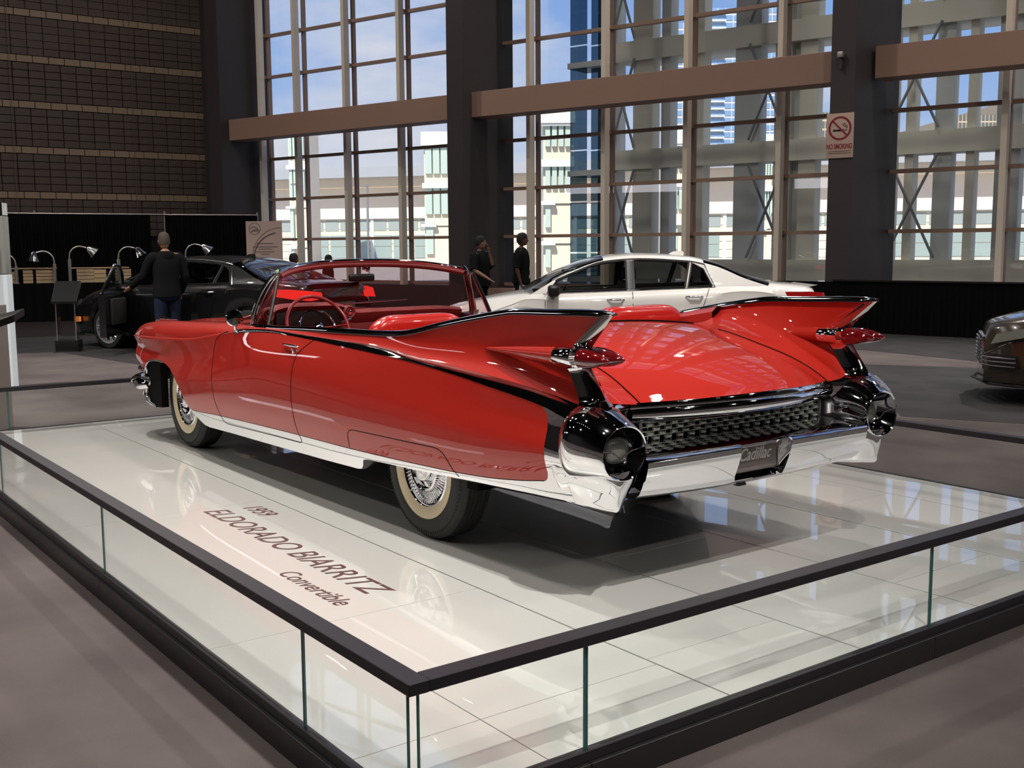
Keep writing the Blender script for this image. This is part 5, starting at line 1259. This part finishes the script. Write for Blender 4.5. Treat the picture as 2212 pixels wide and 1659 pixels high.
# ------------------------------------------------------------------ left side stands, drapes and tables
M['drape'] = mat('black_drape', (.006, .006, .006), .95, spec=.05); M['alu'] = mat('aluminium_pole', (.55, .52, .5), .35, .9)
M['wood'] = mat('pale_wood', (.42, .28, .17), .6, noise=(6, (.34, .21, .12), .35, .65)); M['box_wood'] = mat('raw_pine', (.50, .36, .22), .7)
def cam_pt(px, py, D):
    y, p = CAMP['yaw'], CAMP['pitch']; d = Vector((math.cos(p)*math.cos(y), math.cos(p)*math.sin(y), -math.sin(p))); r = d.cross(Vector((0, 0, 1))).normalized(); u = r.cross(d)
    r0 = CAMP['roll']; r2 = math.cos(r0)*r+math.sin(r0)*u; u2 = -math.sin(r0)*r+math.cos(r0)*u
    return Vector(CAMP['loc'])+(d+r2*((px-1106)/CAMP['f'])-u2*((py-829.5)/CAMP['f']))*D
def drape(A, B, z0, z1, label, folds=40, amp=.035, nm='pipe_and_drape', sag=0.):
    d = (B-A); L_ = d.length; d.normalize(); n = Vector((-d.y, d.x, 0)); root = empty(nm, (A.x, A.y, FZ), math.atan2(d.y, d.x), label, 'curtain')
    rows_ = []; N = folds*6
    for z in (z0, lerp(z0, z1, .5), z1-.05, z1):
        k = .35 if z >= z1-.05 else 1
        rows_.append([(L_*i/N, amp*k*math.sin(i*PI/3+.7*math.sin(i*.37)), z-FZ) for i in range(N+1)])
    MB().grid(rows_).build('curtain_cloth', M['drape'], root, smooth=60)
    return root, L_
A = cam_pt(-60, 470, 28.2); B = cam_pt(356, 470, 30.7); C2 = cam_pt(556, 470, 31.6)
zt = 2.42
r1, l1 = drape(Vector((A.x, A.y, 0)), Vector((cam_pt(324, 470, 30.4).x, cam_pt(324, 470, 30.4).y, 0)), FZ, zt, 'long black drape along the block wall behind the lamps and tables', 50)
r2, l2 = drape(Vector((B.x, B.y, 0)), Vector((C2.x, C2.y, 0)), FZ, zt, 'black drape between the block wall gap and the sign board', 26)
MB().tube([(0, 0, zt-FZ), (l1+.45, 0, zt-FZ)], .02, 8).build('top_pipe', M['alu'], r1); MB().tube([(0, 0, zt-FZ), (l2, 0, zt-FZ)], .02, 8).build('top_pipe', M['alu'], r2)
for x in (l1*.335,): MB().tube([(x, .06, 0), (x, .06, zt-FZ+.08)], .028, 8).build('upright_pole', M['alu'], r1)
MB().tube([(0, .05, 0), (0, .05, zt-FZ+.1)], .03, 8).build('upright_pole', M['alu'], r2); MB().tube([(l2, .05, 0), (l2, .05, zt-FZ+.08)], .028, 8).build('upright_pole', M['alu'], r2)
# low black barrier drapes in front of the windows
A = cam_pt(2330, 600, 17.6); B = cam_pt(1800, 600, 20.3); 
r3, l3 = drape(Vector((B.x, B.y, 0)), Vector((A.x, A.y, 0)), FZ, .83, 'low black drape barrier under the right windows behind the tail fins', 40, .02, 'barrier_drape')
MB().boxb((0, -.04, .93), (l3, .04, .96)).build('top_board', M['floor_black'], r3, smooth=0)
A2 = cam_pt(1480, 600, 22.0)
r4, l4 = drape(Vector((A2.x, A2.y, 0)), Vector((B.x, B.y, 0)), FZ, .80, 'low black drape behind the white sedan boot', 20, .02, 'barrier_drape')
# sign board left of the windows
sg = empty('sign_board', cam_pt(571, 520, 26.5), 0, 'pale pink poster board with a round emblem beside the window', 'sign'); sg.location.z = FZ
sg.rotation_euler = (0, 0, CAMP['yaw']-PI/2)
M['poster'] = mat('pinkish_poster', (.50, .37, .33), .6); M['poster_ink'] = mat('grey_ink', (.12, .09, .09), .6)
pt = lambda py: cam_pt(571, py, 26.5).z-FZ
MB().boxb((-.43, -.02, pt(560)-.8), (.43, .02, pt(478))).build('board', M['poster'], sg, smooth=0)
MB().tube([(-.3, .05, 0), (-.3, .05, pt(500))], .015, 6).tube([(.3, .05, 0), (.3, .05, pt(500))], .015, 6).build('easel', M['black'], sg)
sgn = -1
em = MB(); yb = .026
def flatc(cx, cz, r, w_, a0=0, a1=2*PI, n=24):
    for i in range(n):
        t0, t1 = lerp(a0, a1, i/n), lerp(a0, a1, (i+1)/n)
        em.add([(cx+r*math.cos(t0), yb, cz+r*math.sin(t0)), (cx+r*math.cos(t1), yb, cz+r*math.sin(t1)), (cx+(r+w_)*math.cos(t1), yb, cz+(r+w_)*math.sin(t1)), (cx+(r+w_)*math.cos(t0), yb, cz+(r+w_)*math.sin(t0))], [(0, 1, 2, 3)])
for yb in (.0235, -.0235):
    sx_ = -1 if yb > 0 else -1
    cx = -.22
    flatc(cx, pt(494), .13, .012); flatc(cx-.02, pt(500), .10, .018, .3, 2.6); flatc(cx+.03, pt(508), .12, .02, .8, 2.5); flatc(cx, pt(512), .14, .015, .9, 2.3)
    flatc(.38, pt(560), .62, .03, PI*.55, PI*.95); flatc(.42, pt(556), .70, .012, PI*.5, PI*.95)
    for j, (zz, w_) in enumerate(((527, .20), (534, .30), (539, .16), (545, .22), (550, .1))): em.add([(-w_+.02, yb, pt(zz)), (w_+.02, yb, pt(zz)), (w_+.02, yb, pt(zz)+.018), (-w_+.02, yb, pt(zz)+.018)], [(0, 1, 2, 3)])
em.build('emblem_print', M['poster_ink'], sg, smooth=0)
# draped work table with crates, boards and clip lamps
def table(px0, px1, D0, D1, ztop, label):
    A, B = cam_pt(px0, 600, D0), cam_pt(px1, 600, D1); d = Vector((B.x-A.x, B.y-A.y, 0)); L_ = d.length; d.normalize()
    root = empty('draped_table', (A.x, A.y, FZ), math.atan2(d.y, d.x), label, 'table')
    MB().boxb((0, -.0, ztop-FZ-.03), (L_, .75, ztop-FZ)).build('tabletop', M['drape'], root, smooth=0)
    N = 120
    MB().grid([[(L_*i/N, .76+.025*math.sin(i*PI/3), z-FZ) for i in range(N+1)] for z in (FZ, ztop*.5, ztop)]).grid([[(L_*i/N, -.02-.025*math.sin(i*PI/3), z-FZ) for i in range(N+1)] for z in (FZ, ztop*.5, ztop)]).build('table_skirt', M['drape'], root, smooth=60)
    return root, A, d, L_
zt_ = .73
tb_, TA, td, tL = table(-40, 420, 24.0, 25.5, zt_, 'long black draped work table under the clip lamps')
def tp(px, dz=0., back=.35):
    # point on the table top line at picture column px
    t = 0; best = None
    for i in range(200):
        q = TA+td*(tL*i/199); v = q-Vector(CAMP['loc']); y = CAMP['yaw']; dx = v.x*math.cos(y)+v.y*math.sin(y); rx = v.x*math.sin(y)-v.y*math.cos(y); pxx = 1106+CAMP['f']*rx/dx
        if best is None or abs(pxx-px) < best[0]: best = (abs(pxx-px), q)
    q = best[1]; n = Vector((-td.y, td.x, 0)); return Vector((q.x, q.y, zt_+dz))+n*back
ta = math.atan2(td.y, td.x)
def crate_stack(px, w_, n, h, label):
    root = empty('wooden_crate', tp(px), ta, label, 'crate')
    for k in range(n):
        MB().boxb((-w_/2, -.18, k*h+.004), (w_/2, .18, (k+1)*h-.008)).build('slat_board', M['box_wood'], root, smooth=0)
    MB().boxb((-w_/2+.02, -.165, 0), (w_/2-.02, .165, n*h)).build('core', mat('crate_shadow_gap', (.06, .035, .02), .9), root, smooth=0)
    return root
crate_stack(33, .20, 3, .09, 'small slatted crate at the left end of the draped table')
crate_stack(66, .20, 4, .075, 'dark-sided slatted crate under the left work board')
crate_stack(101, .34, 4, .075, 'four-slat pine crate under the left work board')
crate_stack(189, .36, 4, .078, 'four-slat pine crate under the right work board')
crate_stack(222, .26, 3, .10, 'pine crate with a rope hole right of the kiosk screen')
crate_stack(272, .34, 4, .075, 'pine crate partly hidden by the open car door')
for px0, px1, lb in ((22, 128, 'thin pale work board resting on the left crates'), (160, 285, 'thin pale work board resting on the right crates')):
    a, b = tp(px0, .315, .42), tp(px1, .315, .42); r_ = empty('work_board', (a+b)/2, ta, lb, 'board'); L2 = (b-a).length
    MB().boxb((-L2/2, -.26, 0), (L2/2, .26, .022)).build('board', M['wood'], r_, smooth=0)
M['lamp_glow'] = mat('lamp_glow', (.9, .85, .75), .4, emit=((1, .93, .8), 9))
def clip_lamp(px, label, flip=1, lit=False, h=.62, tilt=0., zb=.0):
    h *= .86
    p = tp(px, zb, .04); root = empty('desk_lamp', p, ta, label, 'lamp')
    MB().boxb((-.05, -.04, 0), (.05, .04, .03)).build('clamp', M['alu'], root); MB().tube([(0, 0, 0), (0, 0, h)], .035, 10).build('pole', M['alu'], root)
    arc = [(0, 0, h), (-.02*flip, 0, h+.14), (-.10*flip, 0, h+.24), (-.22*flip, 0, h+.28), (-.36*flip, 0, h+.25)]
    MB().tube(smooth_poly(arc, 4), .016, 8).build('gooseneck', M['alu'], root)
    sh_ = MB().lathe([(.04, .05), (.06, .03), (.10, -.08), (.14, -.16), (.135, -.16), (.09, -.06)], (0, 0, 0), 'z', 20).build('lamp_shade', M['dark_chrome'] if not lit else M['chrome_soft'], root); sh_.location = (-.42*flip, 0, h+.22); sh_.rotation_euler = (0, tilt, 0)
    if lit: MB().lathe([(.0, -.13), (.11, -.13)], (0, 0, 0), 'z', 16).build('bulb', M['lamp_glow'], sh_)
    return root
clip_lamp(42, 'dark clip lamp at the far left behind the white pillar', 1, False, .44, .3, .0)
clip_lamp(124, 'grey clip lamp with arched neck over the left work board', 1, False, .50, .1)
clip_lamp(157, 'bright lit clip lamp tilted beside the kiosk screen', -1, True, .62, -.9)
clip_lamp(262, 'clip lamp with reflective shade left of the hooded person', -1, False, .60, -.5)
clip_lamp(408, 'lit clip lamp showing over the black sedan roof', -1, True, .66, -.8)
# white pillar and kiosks on the left
wpil = empty('lit_column', cam_pt(8, 780, 12.6), CAMP['yaw']+.2, 'tall white lit column with a glass front at the left picture edge', 'column'); wpil.location.z = FZ
zc_ = cam_pt(8, 440, 12.6).z-FZ
M['white_panel'] = mat('white_lit_panel', (.75, .80, .80), .4, emit=((.85, .95, 1), .25))
MB().boxb((-.12, -.12, 0), (.12, .45, zc_*.62)).build('lower_panel', M['white_panel'], wpil, smooth=0, bevel=.004)
MB().boxb((-.12, -.115, zc_*.625), (.12, .45, zc_*.93)).build('upper_panel', mat('grey_green_panel', (.40, .42, .38), .3), wpil, smooth=0, bevel=.004); MB().boxb((-.12, -.11, zc_*.935), (.12, .45, zc_)).build('cap_panel', M['chrome_soft'], wpil, smooth=0)
MB().boxb((-.14, -.02, zc_*.30), (-.125, .40, zc_*.8)).build('screen', M['black'], wpil, smooth=0)
cnt_ = empty('counter', cam_pt(-8, 780, 9.6), CAMP['yaw'], 'beige counter block at the left picture edge', 'counter'); cnt_.location.z = FZ
M['counter'] = mat('warm_grey_counter', (.30, .255, .225), .7)
zc2 = cam_pt(0, 661, 9.6).z-FZ
MB().boxb((-.1, .02, 0), (.3, .7, zc2)).build('counter_body', M['counter'], cnt_, smooth=0, bevel=.004)
tb2 = empty('tablet_stand', cam_pt(0, 700, 9.3), CAMP['yaw'], 'black tilted tablet plinth top at the left edge before the lit column', 'stand'); tb2.location.z = FZ
za, zb_ = cam_pt(0, 703, 9.3).z-FZ, cam_pt(0, 683, 9.3).z-FZ
MB().add([(-.15, -.19, zb_+.02), (-.15, .5, za-.14), (.12, .5, za-.02), (.12, -.16, zb_+.06), (-.15, -.19, zb_-.04), (-.15, .5, za-.20), (.12, .5, za-.08), (.12, -.16, zb_)], [(0, 1, 2, 3), (7, 6, 5, 4), (0, 4, 5, 1), (1, 5, 6, 2), (2, 6, 7, 3), (3, 7, 4, 0)]).build('tablet', M['black'], tb2, smooth=0, bevel=.005)
MB().boxb((-.06, .22, 0), (.06, .42, za-.16)).build('stem', M['counter'], tb2, smooth=0)
# glass kiosk with tilted black screen
ks = empty('info_kiosk', ground_pt(147, 17.2), CAMP['yaw']+.15, 'black info kiosk with tilted screen on clear glass panels beside the black sedan', 'kiosk')
MB().boxb((-.16, -.17, .015), (.16, .17, .19)).build('base_box', M['black'], ks, bevel=.005); MB().boxb((-.19, -.20, 0), (.19, .20, .015)).build('base_plate', M['chrome_soft'], ks)
for y in (-.14, .14): MB().boxb((-.12, y-.006, .19), (.12, y+.006, .80)).build('glass_leg', M['clear_glass'], ks, smooth=0); MB().boxb((-.122, y-.008, .19), (-.112, y+.008, .80)).build('glass_edge', M['chrome_soft'], ks, smooth=0)
MB().add([(-.18, -.19, .80), (-.18, .19, .80), (.16, .19, 1.10), (.16, -.19, 1.10), (-.18, -.19, .76), (-.18, .19, .76), (.20, .19, 1.07), (.20, -.19, 1.07)], [(0, 1, 2, 3), (7, 6, 5, 4), (0, 4, 5, 1), (1, 5, 6, 2), (2, 6, 7, 3), (3, 7, 4, 0)]).build('screen', M['black'], ks, smooth=0, bevel=.004)

# no-smoking sign on the right pier
M['sign_w'] = mat('pinkish_sign', (.56, .40, .33), .5); M['sign_r'] = mat('sign_red', (.25, .02, .03), .5); M['sign_k'] = mat('sign_black', (.01, .008, .008), .5)
sc0 = wp(-9.62, 1.76, 0); za, zb_ = 3.20, 4.02
ns = empty('no_smoking_sign', wp(-9.57, 1.915, 3.44), WA+PI, 'no smoking sign fixed to the right dark pier', 'sign')
# local frame: +x to the right in the picture, z up, front faces -y towards the hall
MB().boxb((-.255, -.012, -.40), (.255, .0, .40)).build('sign_plate', M['sign_w'], ns, bevel=.006)
g = MB(); yb = -.0135
def ringf(g, cx, cz, r0, r1, y_, n=40):
    for i in range(n):
        a, b = 2*PI*i/n, 2*PI*(i+1)/n; g.add([(cx+r0*math.cos(a), y_, cz+r0*math.sin(a)), (cx+r0*math.cos(b), y_, cz+r0*math.sin(b)), (cx+r1*math.cos(b), y_, cz+r1*math.sin(b)), (cx+r1*math.cos(a), y_, cz+r1*math.sin(a))], [(0, 1, 2, 3)])
ringf(g, 0, .13, .175, .215, yb); g.box((0, yb-.001, .13), (.37, .001, .032), 0, PI/4); g.build('prohibition_ring', M['sign_r'], ns, smooth=0)
g = MB().boxb((-.13, -.0130, .075), (.075, -.0128, .11)).boxb((.085, -.013, .075), (.095, -.0128, .11)).boxb((.105, -.013, .075), (.115, -.0128, .11)).boxb((.125, -.013, .075), (.133, -.0128, .11))
g.tube([(.115, -.0130, .125), (.115, -.0130, .155), (.07, -.0130, .165), (.07, -.013, .19), (.04, -.013, .20)], .007, 4, flat=.1, up=(0, 1, 0)).tube([(.135, -.0130, .125), (.135, -.0130, .17), (.10, -.0130, .18), (.10, -.013, .205), (.06, -.013, .215)], .006, 4, flat=.1, up=(0, 1, 0)); g.build('cigarette_symbol', M['sign_k'], ns)
text_obj('NO SMOKING', .125, (-.005, -.0135, -.235), (PI/2, 0, 0), M['sign_r'], ns, 0, .0004, 'CENTER', 'sign_text', .60, .004)
text_obj('It is prohibited by law to smoke in this place', .026, (0, -.0135, -.285), (PI/2, 0, 0), M['sign_k'], ns, 0, .0003, 'CENTER', 'small_print', .75) if False else None
g = MB()
for z in (-.285, -.32): g.boxb((-.21, -.0133, z), (.21, -.0130, z+.010))
g.build('small_print', M['sign_k'], ns, smooth=0)
cm = empty('wall_sensor', wp(-9.57, 1.95, 4.86), WA+PI, 'small grey sensor box high on the right pier', 'sensor'); MB().boxb((-.05, -.09, -.05), (.05, .03, .05)).build('sensor_box', M['alu'], cm, bevel=.008); MB().boxb((-.02, -.05, -.25), (.02, .03, -.05)).build('bracket', M['pier'], cm)

# ------------------------------------------------------------------ lamp fixtures under the roof (seen only in reflections)
M['fix'] = mat('black_fixture', (.01, .01, .01), .5); M['fix_glow'] = mat('lamp_face', (.9, .9, .85), .4, emit=((1, .95, .88), 14))
def fixture(name, loc, tgt, r, label, group):
    root = empty(name, loc, 0, label, 'lamp', group); root.rotation_euler = (Vector(loc)-Vector(tgt)).to_track_quat('Z', 'Y').to_euler()
    MB().lathe([(r*.4, .34+r), (r, .30+r), (r*1.05, .10+r), (r*.98, .10+r), (r*.9, .28+r), (.0, .28+r)], (0, 0, 0), 'z', 20).build('housing', M['fix'], root)
    MB().lathe([(.0, .12+r), (r*.95, .12+r)], (0, 0, 0), 'z', 20).build('lamp_face', M['fix_glow'], root)
    return root
for x, y in BAYS_L: fixture('hall_fill_lamp', (x, y, 13.2), (x, y, 0), .24, 'unseen round lamp added under the dark ceiling as general hall light', 'added fill lamps under the ceiling')  # housings for the added hall fill lamps, out of view
for l_, t_, e_, sz_ in STAGE: fixture('stage_lamp', l_, t_, .08, 'black stage lamp on the overhead truss above the platform', 'stage lamps over the platform')

# long light bars over the aisle behind the camera's left, and a truss of small lamps (seen as streaks and sparkle in the paint)
for i, (x0, y0, z0, L2) in enumerate(((20.0, 9.0, 4.0, 6.0), (11.8, 9.0, 4.0, 3.4))):
    r_ = empty('light_bar', (x0, y0, z0), .0, ['long white light bar over the side aisle, far one', 'short white light bar over the side aisle, near one'][i], 'lamp')
    MB().boxb((-L2/2, .0, -.22), (L2/2, .10, .22)).build('housing', M['fix'], r_, smooth=0); MB().boxb((-L2/2+.02, -.012, -.2), (L2/2-.02, .0, .2)).build('diffuser', mat('bar_glow', (.9, .9, .95), .4, emit=((.95, .92, 1), 5.0)), r_, smooth=0)
for i in range(16):
    x, y = (-3.5+i*.9, 5.2) if i < 8 else (-6.5+(i-8)*1.6, -1.8)
    fixture('truss_lamp', (x, y, 7.2), (x+.3*math.sin(i*2.1), y-.5 if i < 8 else y+.5, 0), .055, 'small round lamp on the overhead truss', 'small lamps on the overhead truss')
